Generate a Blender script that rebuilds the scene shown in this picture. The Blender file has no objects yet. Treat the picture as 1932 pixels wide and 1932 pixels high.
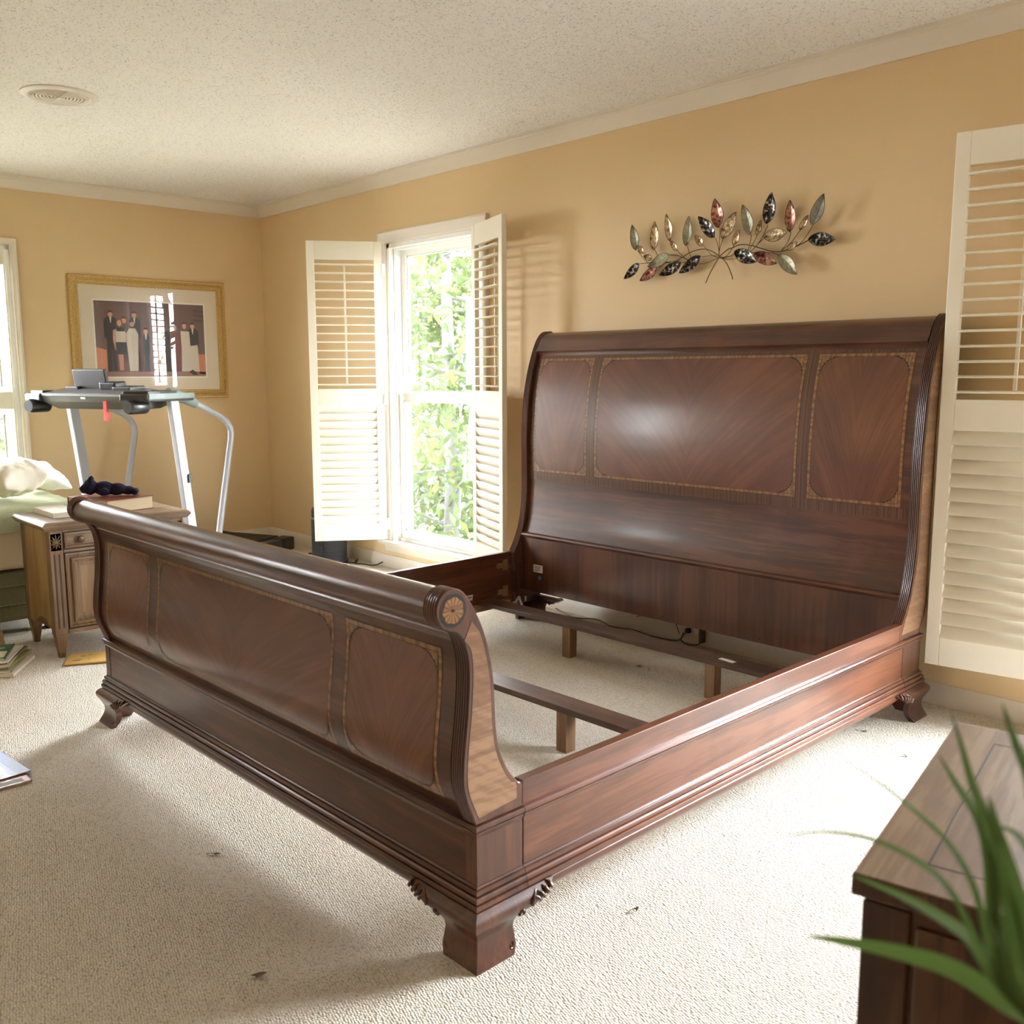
import bpy, bmesh, math, random
from mathutils import Vector, Matrix
random.seed(7)
scene = bpy.context.scene
COL = scene.collection

# ------------------------------------------------------------------ camera
PAN, TILT, ROLL, FPX = 0.8275, 0.1439, -0.0021, 1802.4
CAM = Vector((6.5157, -3.5077, 1.2293))
fwd = Vector((-math.sin(PAN)*math.cos(TILT), math.cos(PAN)*math.cos(TILT), -math.sin(TILT)))
r0 = Vector((math.cos(PAN), math.sin(PAN), 0)); u0 = r0.cross(fwd)
rt = r0*math.cos(ROLL) + u0*math.sin(ROLL); up = -r0*math.sin(ROLL) + u0*math.cos(ROLL)
cd = bpy.data.cameras.new('camera'); cam = bpy.data.objects.new('camera', cd); COL.objects.link(cam)
cd.sensor_width = 36; cd.sensor_fit = 'HORIZONTAL'; cd.lens = 36*FPX/1932; cd.clip_start = 0.02; cd.clip_end = 400
M4 = Matrix((rt, up, -fwd)).transposed().to_4x4(); M4.translation = CAM
cam.matrix_world = M4
cd.dof.use_dof = True; cd.dof.focus_distance = 3.6; cd.dof.aperture_fstop = 7.0
scene.camera = cam

# ------------------------------------------------------------------ world, sun, exposure
SKY = 62.0
w = bpy.data.worlds.new('sky'); scene.world = w; w.use_nodes = True
nt = w.node_tree; nt.nodes.clear()
wo = nt.nodes.new('ShaderNodeOutputWorld'); bg = nt.nodes.new('ShaderNodeBackground')
tc = nt.nodes.new('ShaderNodeTexCoord'); sp = nt.nodes.new('ShaderNodeSeparateXYZ'); rp = nt.nodes.new('ShaderNodeValToRGB')
nt.links.new(tc.outputs['Generated'], sp.inputs[0]); nt.links.new(sp.outputs['Z'], rp.inputs[0])
rp.color_ramp.elements[0].position = 0.0; rp.color_ramp.elements[0].color = (0.93, 0.96, 1.0, 1)
rp.color_ramp.elements[1].position = 1.0; rp.color_ramp.elements[1].color = (0.78, 0.89, 1.0, 1)
nt.links.new(rp.outputs[0], bg.inputs['Color']); bg.inputs['Strength'].default_value = SKY
nt.links.new(bg.outputs[0], wo.inputs[0])
vs = scene.view_settings
vs.view_transform = 'Standard'; vs.look = 'None'; vs.gamma = 1.0; vs.use_curve_mapping = False; vs.exposure = 0.68
cy = scene.cycles
cy.use_denoising = True; cy.max_bounces = 12; cy.diffuse_bounces = 8; cy.glossy_bounces = 4; cy.transparent_max_bounces = 16
cy.sample_clamp_indirect = 12; cy.caustics_reflective = False; cy.caustics_refractive = False

def portal(name, loc, rot, sx, sy):
    d = bpy.data.lights.new(name, 'AREA'); d.shape = 'RECTANGLE'; d.size = sx; d.size_y = sy
    d.cycles.is_portal = True
    o = bpy.data.objects.new(name, d); o.location = loc; o.rotation_euler = rot; COL.objects.link(o)

# ------------------------------------------------------------------ helpers
def lin(r, g, b):
    f = lambda c: (c/255/12.92 if c/255 <= 0.04045 else ((c/255+0.055)/1.055)**2.4)
    return (f(r), f(g), f(b), 1.0)

class MB:
    def __init__(s): s.v = []; s.f = []; s.m = []
    def add(s, vs, fs, mi=0):
        n = len(s.v); s.v += [tuple(v) for v in vs]
        for f in fs: s.f.append([i+n for i in f]); s.m.append(mi)
        return s
    def box(s, x0, x1, y0, y1, z0, z1, mi=0):
        return s.add([(x, y, z) for z in (z0, z1) for y in (y0, y1) for x in (x0, x1)],
                     [(0,2,3,1),(4,5,7,6),(0,1,5,4),(2,6,7,3),(0,4,6,2),(1,3,7,5)], mi)
    def obox(s, c, ax, ay, az, mi=0):
        c, ax, ay, az = map(Vector, (c, ax, ay, az))
        return s.add([c+ax*i+ay*j+az*k for k in (-1,1) for j in (-1,1) for i in (-1,1)],
                     [(0,2,3,1),(4,5,7,6),(0,1,5,4),(2,6,7,3),(0,4,6,2),(1,3,7,5)], mi)
    def prism(s, poly, a0, a1, plane='yz', mi=0):
        n = len(poly)
        def P(p, a):
            return (a, p[0], p[1]) if plane == 'yz' else (p[0], a, p[1]) if plane == 'xz' else (p[0], p[1], a)
        vs = [P(p, a0) for p in poly] + [P(p, a1) for p in poly]
        fs = [list(range(n))[::-1], list(range(n, 2*n))] + [(i, (i+1) % n, n+(i+1) % n, n+i) for i in range(n)]
        return s.add(vs, fs, mi)
    def tube(s, path, rad, n=8, mi=0, cap=True, flat=1.0):
        path = [Vector(p) for p in path]; N = len(path)
        rad = rad if isinstance(rad, (list, tuple)) else [rad]*N
        vs = []; ref = None
        for i, p in enumerate(path):
            t = (path[min(i+1, N-1)] - path[max(i-1, 0)]).normalized()
            if ref is None:
                ref = Vector((0, 0, 1)) if abs(t.z) < .9 else Vector((1, 0, 0))
            a = (ref - t*ref.dot(t)).normalized(); b = t.cross(a); ref = a
            for k in range(n):
                an = 2*math.pi*k/n
                vs.append(p + a*math.cos(an)*rad[i]*flat + b*math.sin(an)*rad[i])
        fs = [(i*n+k, i*n+(k+1) % n, (i+1)*n+(k+1) % n, (i+1)*n+k) for i in range(N-1) for k in range(n)]
        if cap: fs += [list(range(n))[::-1], list(range((N-1)*n, N*n))]
        return s.add(vs, fs, mi)
    def lathe(s, prof, c=(0, 0, 0), n=24, mi=0, axis='z'):
        vs = []; N = len(prof)
        for r, h in prof:
            for k in range(n):
                a = 2*math.pi*k/n; x, y = r*math.cos(a), r*math.sin(a)
                p = (x, y, h) if axis == 'z' else (h, x, y) if axis == 'x' else (x, h, y)
                vs.append((c[0]+p[0], c[1]+p[1], c[2]+p[2]))
        fs = [(i*n+k, i*n+(k+1) % n, (i+1)*n+(k+1) % n, (i+1)*n+k) for i in range(N-1) for k in range(n)]
        fs += [list(range(n))[::-1], list(range((N-1)*n, N*n))]
        return s.add(vs, fs, mi)
    def sweep(s, path, prof, side=1, mi=0, closed=False):
        """profile (d, z) carried along a horizontal polyline with mitred corners; d is to the side*right of travel"""
        P = [Vector(p) for p in path]; N = len(P); n = len(prof); vs = []
        for i in range(N):
            a = P[i]-P[i-1] if (i > 0 or closed) else P[1]-P[0]
            b = P[(i+1) % N]-P[i] if (i < N-1 or closed) else a
            na = Vector((a.y, -a.x)).normalized()*side; nb = Vector((b.y, -b.x)).normalized()*side
            m = na+nb; m = m/max(m.dot(na), 1e-6)
            for d, z in prof: vs.append((P[i].x+m.x*d, P[i].y+m.y*d, z))
        R = N if closed else N-1
        fs = [(i*n+k, i*n+(k+1) % n, ((i+1) % N)*n+(k+1) % n, ((i+1) % N)*n+k) for i in range(R) for k in range(n)]
        if not closed: fs += [list(range(n))[::-1], list(range((N-1)*n, N*n))]
        return s.add(vs, fs, mi)
    def grid(s, fn, nu, nv, mi=0, closed_u=False):
        vs = [fn(i/(nu if closed_u else nu), j/nv) for j in range(nv+1) for i in range(nu if closed_u else nu+1)]
        W = nu if closed_u else nu+1
        fs = [(j*W+i, j*W+(i+1) % W, (j+1)*W+(i+1) % W, (j+1)*W+i) for j in range(nv) for i in range(nu)]
        return s.add(vs, fs, mi)
    def sheet(s, fn, nu, nv, th, mi=0):
        """closed slab: fn(u,v)->(point, normal); thickness th against the normal"""
        A = []; B = []
        for j in range(nv+1):
            for i in range(nu+1):
                p, nn = fn(i/nu, j/nv); p = Vector(p); nn = Vector(nn)
                A.append(p); B.append(p-nn*th)
        W = nu+1; K = len(A)
        fs = [(j*W+i, j*W+i+1, (j+1)*W+i+1, (j+1)*W+i) for j in range(nv) for i in range(nu)]
        fs += [(K+j*W+i, K+(j+1)*W+i, K+(j+1)*W+i+1, K+j*W+i+1) for j in range(nv) for i in range(nu)]
        for i in range(nu):
            fs.append((i, K+i, K+i+1, i+1)); t = nv*W; fs.append((t+i, t+i+1, K+t+i+1, K+t+i))
        for j in range(nv):
            a = j*W; fs.append((a, a+W, K+a+W, K+a)); b = a+nu; fs.append((b, K+b, K+b+W, b+W))
        return s.add(A+B, fs, mi)
    def obj(s, name, mats, parent=None, smooth=None, bevel=0, loc=None, rot=None, recalc=True):
        me = bpy.data.meshes.new(name); me.from_pydata(s.v, [], s.f)
        for m in (mats if isinstance(mats, (list, tuple)) else [mats]): me.materials.append(m)
        me.polygons.foreach_set('material_index', s.m)
        if recalc:
            b = bmesh.new(); b.from_mesh(me); bmesh.ops.recalc_face_normals(b, faces=b.faces); b.to_mesh(me); b.free()
        if smooth is not None:
            me.polygons.foreach_set('use_smooth', [True]*len(me.polygons))
            me.set_sharp_from_angle(angle=math.radians(smooth))
        me.update()
        o = bpy.data.objects.new(name, me); COL.objects.link(o)
        if parent: o.parent = parent
        if loc: o.location = loc
        if rot: o.rotation_euler = rot
        if bevel:
            bv = o.modifiers.new('bevel', 'BEVEL'); bv.width = bevel; bv.segments = 2; bv.limit_method = 'ANGLE'; bv.angle_limit = math.radians(40)
        return o

def thing(name, label, cat, loc=(0, 0, 0), rz=0, group=None):
    o = bpy.data.objects.new(name, None); COL.objects.link(o); o.empty_display_size = .1
    o.location = loc; o.rotation_euler = (0, 0, rz); o['label'] = label; o['category'] = cat
    if group: o['group'] = group
    return o
def tag(o, label, cat, group=None):
    o['label'] = label; o['category'] = cat
    if group: o['group'] = group
    return o
def struct(o):
    o['kind'] = 'structure'; return o
def copy_obj(o, parent, loc=None, rot=None):
    c = o.copy(); COL.objects.link(c); c.parent = parent
    if loc is not None: c.location = loc
    if rot is not None: c.rotation_euler = rot
    return c
def spline(pts, n=6):
    """Catmull-Rom through tuples of any dimension"""
    P = [Vector(p) for p in pts]; out = []
    for i in range(len(P)-1):
        a = P[max(i-1, 0)]; b = P[i]; c = P[i+1]; d = P[min(i+2, len(P)-1)]
        for k in range(n):
            t = k/n
            out.append(tuple(0.5*((2*b)+(c-a)*t+(2*a-5*b+4*c-d)*t*t+(3*b-a-3*c+d)*t**3)))
    out.append(tuple(P[-1])); return out
def interp(tab, x):
    if x <= tab[0][0]: return tab[0][1]
    for (a, fa), (b, fb) in zip(tab, tab[1:]):
        if x <= b: return fa+(fb-fa)*(x-a)/(b-a)
    return tab[-1][1]

# ------------------------------------------------------------------ materials
class NT:
    def __init__(s, name):
        s.m = bpy.data.materials.new(name); s.m.use_nodes = True; s.t = s.m.node_tree
        s.b = s.t.nodes['Principled BSDF']
    def n(s, ty, **kw):
        x = s.t.nodes.new(ty)
        for k, v in kw.items():
            if k.startswith('i_'): x.inputs[k[2:].replace('_', ' ')].default_value = v
            else: setattr(x, k, v)
        return x
    def l(s, a, b): s.t.links.new(a, b)
    def coord(s, scale=(1, 1, 1), rot=(0, 0, 0), out='Object'):
        t = s.n('ShaderNodeTexCoord'); mp = s.n('ShaderNodeMapping'); mp.inputs['Scale'].default_value = scale; mp.inputs['Rotation'].default_value = rot
        s.l(t.outputs[out], mp.inputs['Vector']); return mp.outputs[0]
    def noise(s, vec, scale, detail=4, rough=.5, dist=0):
        x = s.n('ShaderNodeTexNoise'); x.inputs['Scale'].default_value = scale; x.inputs['Detail'].default_value = detail
        x.inputs['Roughness'].default_value = rough; x.inputs['Distortion'].default_value = dist; s.l(vec, x.inputs['Vector']); return x.outputs['Fac']
    def ramp(s, fac, *stops):
        x = s.n('ShaderNodeValToRGB'); e = x.color_ramp.elements
        e[0].position, e[0].color = stops[0]; e[1].position, e[1].color = stops[-1]
        for p, c in stops[1:-1]:
            k = e.new(p); k.color = c
        s.l(fac, x.inputs[0]); return x.outputs[0]
    def bump(s, h, strength=.3, dist=.01):
        x = s.n('ShaderNodeBump'); x.inputs['Strength'].default_value = strength; x.inputs['Distance'].default_value = dist
        s.l(h, x.inputs['Height']); s.l(x.outputs[0], s.b.inputs['Normal']); return x
    def setb(s, **kw):
        for k, v in kw.items(): s.b.inputs[k.replace('_', ' ')].default_value = v
        return s
def plain(name, col, rough=.5, metal=0, spec=.5, coat=0, bump=0, bscale=200, var=0):
    t = NT(name); t.setb(Base_Color=col, Roughness=rough, Metallic=metal, Specular_IOR_Level=spec, Coat_Weight=coat)
    if bump or var:
        v = t.coord(); nz = t.noise(v, bscale, 4)
        if bump: t.bump(nz, bump, .003)
        if var:
            d = tuple(c*(1-var) for c in col[:3])+(1,); t.l(t.ramp(nz, (.35, d), (.65, col)), t.b.inputs['Base Color'])
    return t.m
def wood(name, dark, mid, light, axis='x', scale=1.0, rough=.34, coat=.4, crossfig=0.0, spec=.5):
    t = NT(name); st = {'x': (1.2, 22, 22), 'y': (22, 1.2, 22), 'z': (22, 22, 1.2)}[axis]
    v = t.coord(tuple(c*scale for c in st)); f1 = t.noise(v, 1.0, 8, .62, .6)
    v2 = t.coord(tuple(c*scale*6 for c in st)); f2 = t.noise(v2, 1.0, 4, .6)
    v3 = t.coord((2.5, 2.5, 2.5)); f3 = t.noise(v3, 1.0, 3, .5, 1.0)
    mx = t.n('ShaderNodeMath', operation='MULTIPLY_ADD'); t.l(f2, mx.inputs[0]); mx.inputs[1].default_value = .3; t.l(f1, mx.inputs[2])
    m2 = t.n('ShaderNodeMath', operation='MULTIPLY_ADD'); t.l(f3, m2.inputs[0]); m2.inputs[1].default_value = .5; t.l(mx.outputs[0], m2.inputs[2])
    fac = m2.outputs[0]
    if crossfig:
        wv = t.n('ShaderNodeTexWave', wave_type='BANDS', bands_direction='Z'); wv.inputs['Scale'].default_value = 14; wv.inputs['Distortion'].default_value = 6; wv.inputs['Detail'].default_value = 3
        t.l(t.coord((1, 1, 1), (.5, 0, 0)), wv.inputs['Vector'])
        m3 = t.n('ShaderNodeMath', operation='MULTIPLY_ADD'); t.l(wv.outputs['Fac'], m3.inputs[0]); m3.inputs[1].default_value = crossfig; t.l(fac, m3.inputs[2]); fac = m3.outputs[0]
    t.l(t.ramp(fac, (.62, dark), (.9, mid), (1.0, light)), t.b.inputs['Base Color'])
    t.setb(Roughness=rough, Coat_Weight=coat, Coat_Roughness=.16, Specular_IOR_Level=spec)
    t.bump(f2, .06, .001); return t.m
def flame(name, dark, mid, light):
    """book-matched crotch figure: feathers rising from the centre line of every object"""
    t = NT(name); tc = t.n('ShaderNodeTexCoord'); s = t.n('ShaderNodeSeparateXYZ'); t.l(tc.outputs['Generated'], s.inputs[0])
    a = t.n('ShaderNodeMath', operation='SUBTRACT'); t.l(s.outputs['X'], a.inputs[0]); a.inputs[1].default_value = .5
    b = t.n('ShaderNodeMath', operation='ABSOLUTE'); t.l(a.outputs[0], b.inputs[0])
    c = t.n('ShaderNodeMath', operation='POWER'); t.l(b.outputs[0], c.inputs[0]); c.inputs[1].default_value = .7
    d = t.n('ShaderNodeMath', operation='MULTIPLY_ADD'); t.l(c.outputs[0], d.inputs[0]); d.inputs[1].default_value = -1.5; t.l(s.outputs['Z'], d.inputs[2])
    cb = t.n('ShaderNodeCombineXYZ'); t.l(d.outputs[0], cb.inputs[2]); t.l(b.outputs[0], cb.inputs[0])
    mp = t.n('ShaderNodeMapping'); mp.inputs['Scale'].default_value = (2.2, 1, 9); t.l(cb.outputs[0], mp.inputs[0])
    f1 = t.noise(mp.outputs[0], 1.0, 8, .65, .5)
    f2 = t.noise(t.coord((3, 3, 3)), 1.0, 4, .5, .8)
    m = t.n('ShaderNodeMath', operation='MULTIPLY_ADD'); t.l(f2, m.inputs[0]); m.inputs[1].default_value = .7; t.l(f1, m.inputs[2])
    t.l(t.ramp(m.outputs[0], (.62, dark), (.85, mid), (1.0, light)), t.b.inputs['Base Color'])
    t.setb(Roughness=.34, Coat_Weight=.4, Coat_Roughness=.15)
    t.bump(t.noise(t.coord((60, 60, 60)), 1.0, 3), .04, .001); return t.m
def banding(name, c1, c2, scale, axis):
    t = NT(name); v = t.coord(tuple(scale if a == axis else .01 for a in 'xyz')); f = t.noise(v, 1.0, 2)
    t.l(t.ramp(f, (.4, c1), (.6, c2)), t.b.inputs['Base Color']); t.setb(Roughness=.3, Coat_Weight=.3, Coat_Roughness=.14); return t.m
def glass(name, refl=.9):
    t = NT(name); t.t.nodes.remove(t.b); out = [n for n in t.t.nodes if n.type == 'OUTPUT_MATERIAL'][0]
    tr = t.n('ShaderNodeBsdfTransparent'); gl = t.n('ShaderNodeBsdfGlossy'); gl.inputs['Roughness'].default_value = .0
    fr = t.n('ShaderNodeFresnel'); ge = t.n('ShaderNodeNewGeometry'); mr = t.n('ShaderNodeMapRange')
    mr.inputs['To Min'].default_value = 1.5; mr.inputs['To Max'].default_value = 1/1.5; t.l(ge.outputs['Backfacing'], mr.inputs['Value']); t.l(mr.outputs[0], fr.inputs['IOR'])
    mx = t.n('ShaderNodeMixShader'); t.l(fr.outputs[0], mx.inputs[0]); t.l(tr.outputs[0], mx.inputs[1]); t.l(gl.outputs[0], mx.inputs[2]); t.l(mx.outputs[0], out.inputs[0])
    return t.m

MAH_D, MAH_M, MAH_L = (.030, .0095, .0046, 1), (.072, .023, .0102, 1), (.112, .039, .018, 1)
m_wood_x = wood('mahogany_along_x', MAH_D, MAH_M, MAH_L, 'x')
m_wood_y = wood('mahogany_along_y', (.042, .0135, .0065, 1), (.098, .031, .014, 1), (.145, .05, .023, 1), 'y')
m_wood_z = wood('mahogany_upright', MAH_D, MAH_M, MAH_L, 'z')
m_flame = flame('crotch_mahogany', (.078, .0245, .0105, 1), (.122, .040, .017, 1), (.158, .057, .025, 1))
m_burl = wood('figured_side_veneer', (.115, .05, .023, 1), (.19, .094, .044, 1), (.26, .14, .07, 1), 'y', 1.5, .32, .35, .06)
m_band = wood('crossbanding', (.05, .02, .009, 1), (.11, .046, .02, 1), (.17, .075, .033, 1), 'z', 1.6, .3)
m_inlay = banding('light_inlay', (.15, .066, .024, 1), (.28, .14, .055, 1), 60, 'x')
m_inlay_v = banding('light_inlay_upright', (.15, .066, .024, 1), (.28, .14, .055, 1), 60, 'z')
m_line = plain('ebony_line', (.012, .005, .003, 1), .35)
m_slat = wood('slat_wood', (.03, .014, .008, 1), (.075, .037, .022, 1), (.11, .058, .036, 1), 'x', 1, .38, .1)
m_pine = wood('stained_pine', (.13, .065, .03, 1), (.23, .125, .06, 1), (.30, .17, .085, 1), 'z', 1.4, .5, 0)
m_oak = wood('pickled_oak', (.10, .058, .029, 1), (.19, .115, .06, 1), (.26, .17, .095, 1), 'z', 1.3, .42, .1)
m_oak_y = wood('pickled_oak_wide', (.11, .065, .034, 1), (.20, .125, .068, 1), (.27, .185, .11, 1), 'y', 1.3, .38, .15)
m_oak_side = wood('honey_oak', (.20, .12, .045, 1), (.32, .205, .085, 1), (.40, .275, .125, 1), 'z', .9, .45, 0)
m_oak_dark = plain('oak_recess_shade', (.06, .034, .018, 1), .6)  # darkened oak that stands in for shade in flutes, plaques and frame gaps
m_chest_top = wood('chest_top_wood', (.12, .07, .038, 1), (.20, .125, .072, 1), (.27, .18, .11, 1), 'y', 1.6, .35, .15)
m_chest = wood('chest_dark_wood', (.02, .008, .005, 1), (.05, .02, .011, 1), (.085, .036, .018, 1), 'z', 1, .35, .2)
m_trim = plain('trim_white', (.70, .64, .55, 1), .38, bump=.02, bscale=60)
m_shutter = plain('shutter_white', (.82, .78, .67, 1), .32, bump=.02, bscale=50)
m_vinyl = plain('window_vinyl', (.84, .84, .82, 1), .3)
m_glass = glass('window_glass')
m_white = plain('white_plastic', (.78, .76, .72, 1), .4)
m_paper = plain('white_paper', (.75, .72, .66, 1), .7)
m_ink = plain('grey_print', (.12, .12, .13, 1), .7)
m_black = plain('black_plastic', (.012, .012, .012, 1), .35)
m_metal = plain('zinc_metal', (.45, .44, .42, 1), .35, 1)
m_dkmetal = plain('dark_wire', (.10, .055, .025, 1), .35, .8)

def wall_mat():
    t = NT('tan_wall_paint'); v = t.coord(); n1 = t.noise(v, 1.1, 3, .5)
    t.l(t.ramp(n1, (.3, (.668, .502, .288, 1)), (.7, (.703, .532, .312, 1))), t.b.inputs['Base Color']); t.setb(Roughness=.55, Specular_IOR_Level=.3)
    t.bump(t.noise(v, 160, 3), .08, .002); return t.m
m_wall = wall_mat()
def ceiling_mat():
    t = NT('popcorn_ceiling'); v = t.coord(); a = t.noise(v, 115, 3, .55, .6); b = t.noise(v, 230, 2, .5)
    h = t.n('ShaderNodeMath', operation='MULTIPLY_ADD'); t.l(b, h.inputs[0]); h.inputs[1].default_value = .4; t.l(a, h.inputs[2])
    t.l(t.ramp(h.outputs[0], (.50, (.50, .47, .43, 1)), (.60, (.86, .84, .815, 1)), (.9, (.89, .87, .84, 1))), t.b.inputs['Base Color'])  # pits between the popcorn grains are darkened in the colour, as painted shade
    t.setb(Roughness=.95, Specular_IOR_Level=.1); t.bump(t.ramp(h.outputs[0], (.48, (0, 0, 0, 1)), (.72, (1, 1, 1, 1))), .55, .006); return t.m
def carpet_mat():
    t = NT('berber_carpet'); v = t.coord((1, 1.25, 1), (0, 0, .35))
    vo = t.n('ShaderNodeTexVoronoi', feature='F1'); vo.inputs['Scale'].default_value = 148; vo.inputs['Randomness'].default_value = .55
    w = t.noise(t.coord(), 9, 3); wv = t.n('ShaderNodeMixRGB'); wv.inputs[0].default_value = .004
    t.l(v, vo.inputs['Vector'])
    big = t.noise(t.coord(), 1.6, 4, .6); fine = t.noise(t.coord(), 40, 3, .6)
    c1 = t.ramp(vo.outputs['Distance'], (.2, (.80, .745, .65, 1)), (.55, (.74, .68, .58, 1)), (.85, (.42, .37, .30, 1)))  # crevices between loops get their shade from this darker colour
    m = t.n('ShaderNodeMixRGB', blend_type='MULTIPLY'); m.inputs[0].default_value = 1.0
    t.l(c1, m.inputs[1]); t.l(t.ramp(big, (.3, (.90, .88, .85, 1)), (.7, (1, 1, 1, 1))), m.inputs[2])
    m2 = t.n('ShaderNodeMixRGB', blend_type='MULTIPLY'); m2.inputs[0].default_value = 1.0
    t.l(m.outputs[0], m2.inputs[1]); t.l(t.ramp(fine, (.3, (.9, .9, .9, 1)), (.65, (1, 1, 1, 1))), m2.inputs[2])
    t.l(m2.outputs[0], t.b.inputs['Base Color']); t.setb(Roughness=1.0, Specular_IOR_Level=.05)
    inv = t.n('ShaderNodeMath', operation='SUBTRACT'); inv.inputs[0].default_value = 1.0; t.l(vo.outputs['Distance'], inv.inputs[1])
    t.bump(inv.outputs[0], .8, .006); return t.m

# ------------------------------------------------------------------ room shell
RX, RY, RZ, TH_W = 8.3, -6.6, 2.43, .16
def wall_with_holes(axis, lo, hi, holes, c0, c1):
    """slab between c0..c1 on the other axis, with rectangular openings (a0,a1,z0,z1)"""
    mb = MB(); cuts = sorted({lo, hi} | {h[0] for h in holes} | {h[1] for h in holes})
    for a, b in zip(cuts, cuts[1:]):
        zs = [(0, RZ)]
        for h in holes:
            if h[0] <= a+1e-6 and h[1] >= b-1e-6: zs = [(0, h[2]), (h[3], RZ)]
        for z0, z1 in zs:
            mb.box(a, b, c0, c1, z0, z1) if axis == 'x' else mb.box(c0, c1, a, b, z0, z1)
    return mb
ZS, ZH = .165, 2.015                       # sill and head of the windows
W1 = (1.568, 2.452); W2 = (5.50, 6.384); W0 = (-2.585, -1.70); W3 = (-5.92, -5.035)
struct(MB().box(-.2, RX+.2, RY-.2, .2, -.12, 0).obj('floor', carpet_mat()))
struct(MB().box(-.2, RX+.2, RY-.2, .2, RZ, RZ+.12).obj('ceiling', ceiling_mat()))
struct(wall_with_holes('x', -TH_W, RX+TH_W, [W1+(ZS, ZH), W2+(ZS, ZH)], 0, TH_W).obj('wall_back', m_wall))
struct(wall_with_holes('y', RY, 0, [W0+(ZS, ZH), W3+(ZS, ZH)], -TH_W, 0).obj('wall_left', m_wall))
struct(wall_with_holes('y', RY, 0, [], RX, RX+TH_W).obj('wall_right', m_wall))
struct(wall_with_holes('x', -TH_W, RX+TH_W, [], RY-TH_W, RY).obj('wall_front', m_wall))
base_prof = [(0, 0), (.015, 0), (.015, .058), (.012, .064), (.011, .071), (.006, .0795), (0, .081)]
crown_prof = [(0, 2.35), (.006, 2.35), (.009, 2.357), (.012, 2.362), (.022, 2.376), (.033, 2.392), (.04, 2.404), (.046, 2.408), (.048, 2.416), (.056, 2.419), (.056, RZ), (0, RZ)]
for nm, a, b in (('back', (0, 0), (RX, 0)), ('left', (0, RY), (0, 0)), ('right', (RX, 0), (RX, RY)), ('front', (RX, RY), (0, RY))):
    struct(MB().sweep([a, b], base_prof, 1).obj('baseboard_'+nm, m_trim, smooth=35))
for i, (a, b) in enumerate((((0, 0), (RX, 0)), ((0, RY), (0, 0)), ((RX, 0), (RX, RY)), ((RX, RY), (0, RY)))):
    struct(MB().sweep([a, b], crown_prof, 1).obj('trim_%d' % (i+1), m_trim, smooth=30))

# ------------------------------------------------------------------ windows (local: wall face at y=0, room at -y)
def make_window(idx, a0, a1, loc, rz, cw=.068):
    root = bpy.data.objects.new('window_%d' % idx, None); COL.objects.link(root); root.location = loc; root.rotation_euler = (0, 0, rz); struct(root)
    z0, z1 = ZS, ZH
    pr = [(0, 0), (0, .010), (.010, .014), (.022, .013), (.040, .019), (.055, .021), (.062, .026), (cw, .024), (cw, 0)]
    mb = MB(); vs = []                       # casing: left, head, right with mitres
    for (x, z, sx, sz) in ((a0, z0, -1, 0), (a0, z1, -1, 1), (a1, z1, 1, 1), (a1, z0, 1, 0)):
        for d, h in pr: vs.append((x+sx*d*cw/.068, -h, z+sz*d*cw/.068))
    n = len(pr)
    mb.add(vs, [(i*n+k, i*n+(k+1) % n, (i+1)*n+(k+1) % n, (i+1)*n+k) for i in range(3) for k in range(n)] + [list(range(n)), list(range(3*n, 4*n))])
    mb.obj('casing', m_trim, root, smooth=30)
    MB().box(a0-.10, a1+.10, -.045, .04, z0-.012, z0+.01).obj('stool', m_trim, root, bevel=.004)
    mb = MB(); mb.prism([(a0-.07, z0-.012), (a1+.07, z0-.012), (a1+.055, z0-.058), (a0-.055, z0-.058)], -.016, 0, 'xz'); mb.obj('apron', m_trim, root, bevel=.003)
    mb = MB(); j = .028
    mb.box(a0, a0+j, 0, .15, z0, z1).box(a1-j, a1, 0, .15, z0, z1).box(a0, a1, 0, .15, z1-j, z1).box(a0, a1, .04, .155, z0, z0+.03)
    mb.box(a0+j, a0+j+.012, .03, .045, z0, z1).box(a1-j-.012, a1-j, .03, .045, z0, z1).box(a0, a1, .03, .045, z1-j-.014, z1-j)
    mb.obj('jamb', m_vinyl, root, bevel=.002)
    def sash(nm, yc, zb, zt, top, bot):
        mb = MB(); L, R, s, t = a0+j, a1-j, .046, .016
        mb.box(L, L+s, yc-t, yc+t, zb, zt).box(R-s, R, yc-t, yc+t, zb, zt).box(L+s, R-s, yc-t, yc+t, zt-top, zt).box(L+s, R-s, yc-t, yc+t, zb, zb+bot)
        q = .01
        mb.box(L+s, L+s+q, yc-t*.5, yc+t*.5, zb+bot, zt-top).box(R-s-q, R-s, yc-t*.5, yc+t*.5, zb+bot, zt-top).box(L+s, R-s, yc-t*.5, yc+t*.5, zt-top-q, zt-top).box(L+s, R-s, yc-t*.5, yc+t*.5, zb+bot, zb+bot+q)
        o = mb.obj(nm, m_vinyl, root, bevel=.003)
        MB().box(L+s, R-s, yc-.002, yc+.002, zb+bot, zt-top).obj('pane', m_glass, o); return o
    sash('upper_sash', .105, 1.065, z1-j, .04, .045)
    lo = sash('lower_sash', .062, z0+.03, 1.115, .05, .05)
    xm = (a0+a1)/2
    MB().box(xm-.03, xm+.03, .035, .05, 1.115, 1.128).obj('sash_lock', m_vinyl, root, bevel=.003)
    MB().box(xm-.02, xm+.02, .026, .048, z0+.05, z0+.062).obj('lift_tab', m_vinyl, root, bevel=.002)
    return root
make_window(1, W1[0], W1[1], (0, 0, 0), 0)
make_window(2, W2[0], W2[1], (0, 0, 0), 0)
make_window(3, W0[0], W0[1], (0, 0, 0), math.pi/2, .04)
make_window(4, W3[0], W3[1], (0, 0, 0), math.pi/2, .04)
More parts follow.
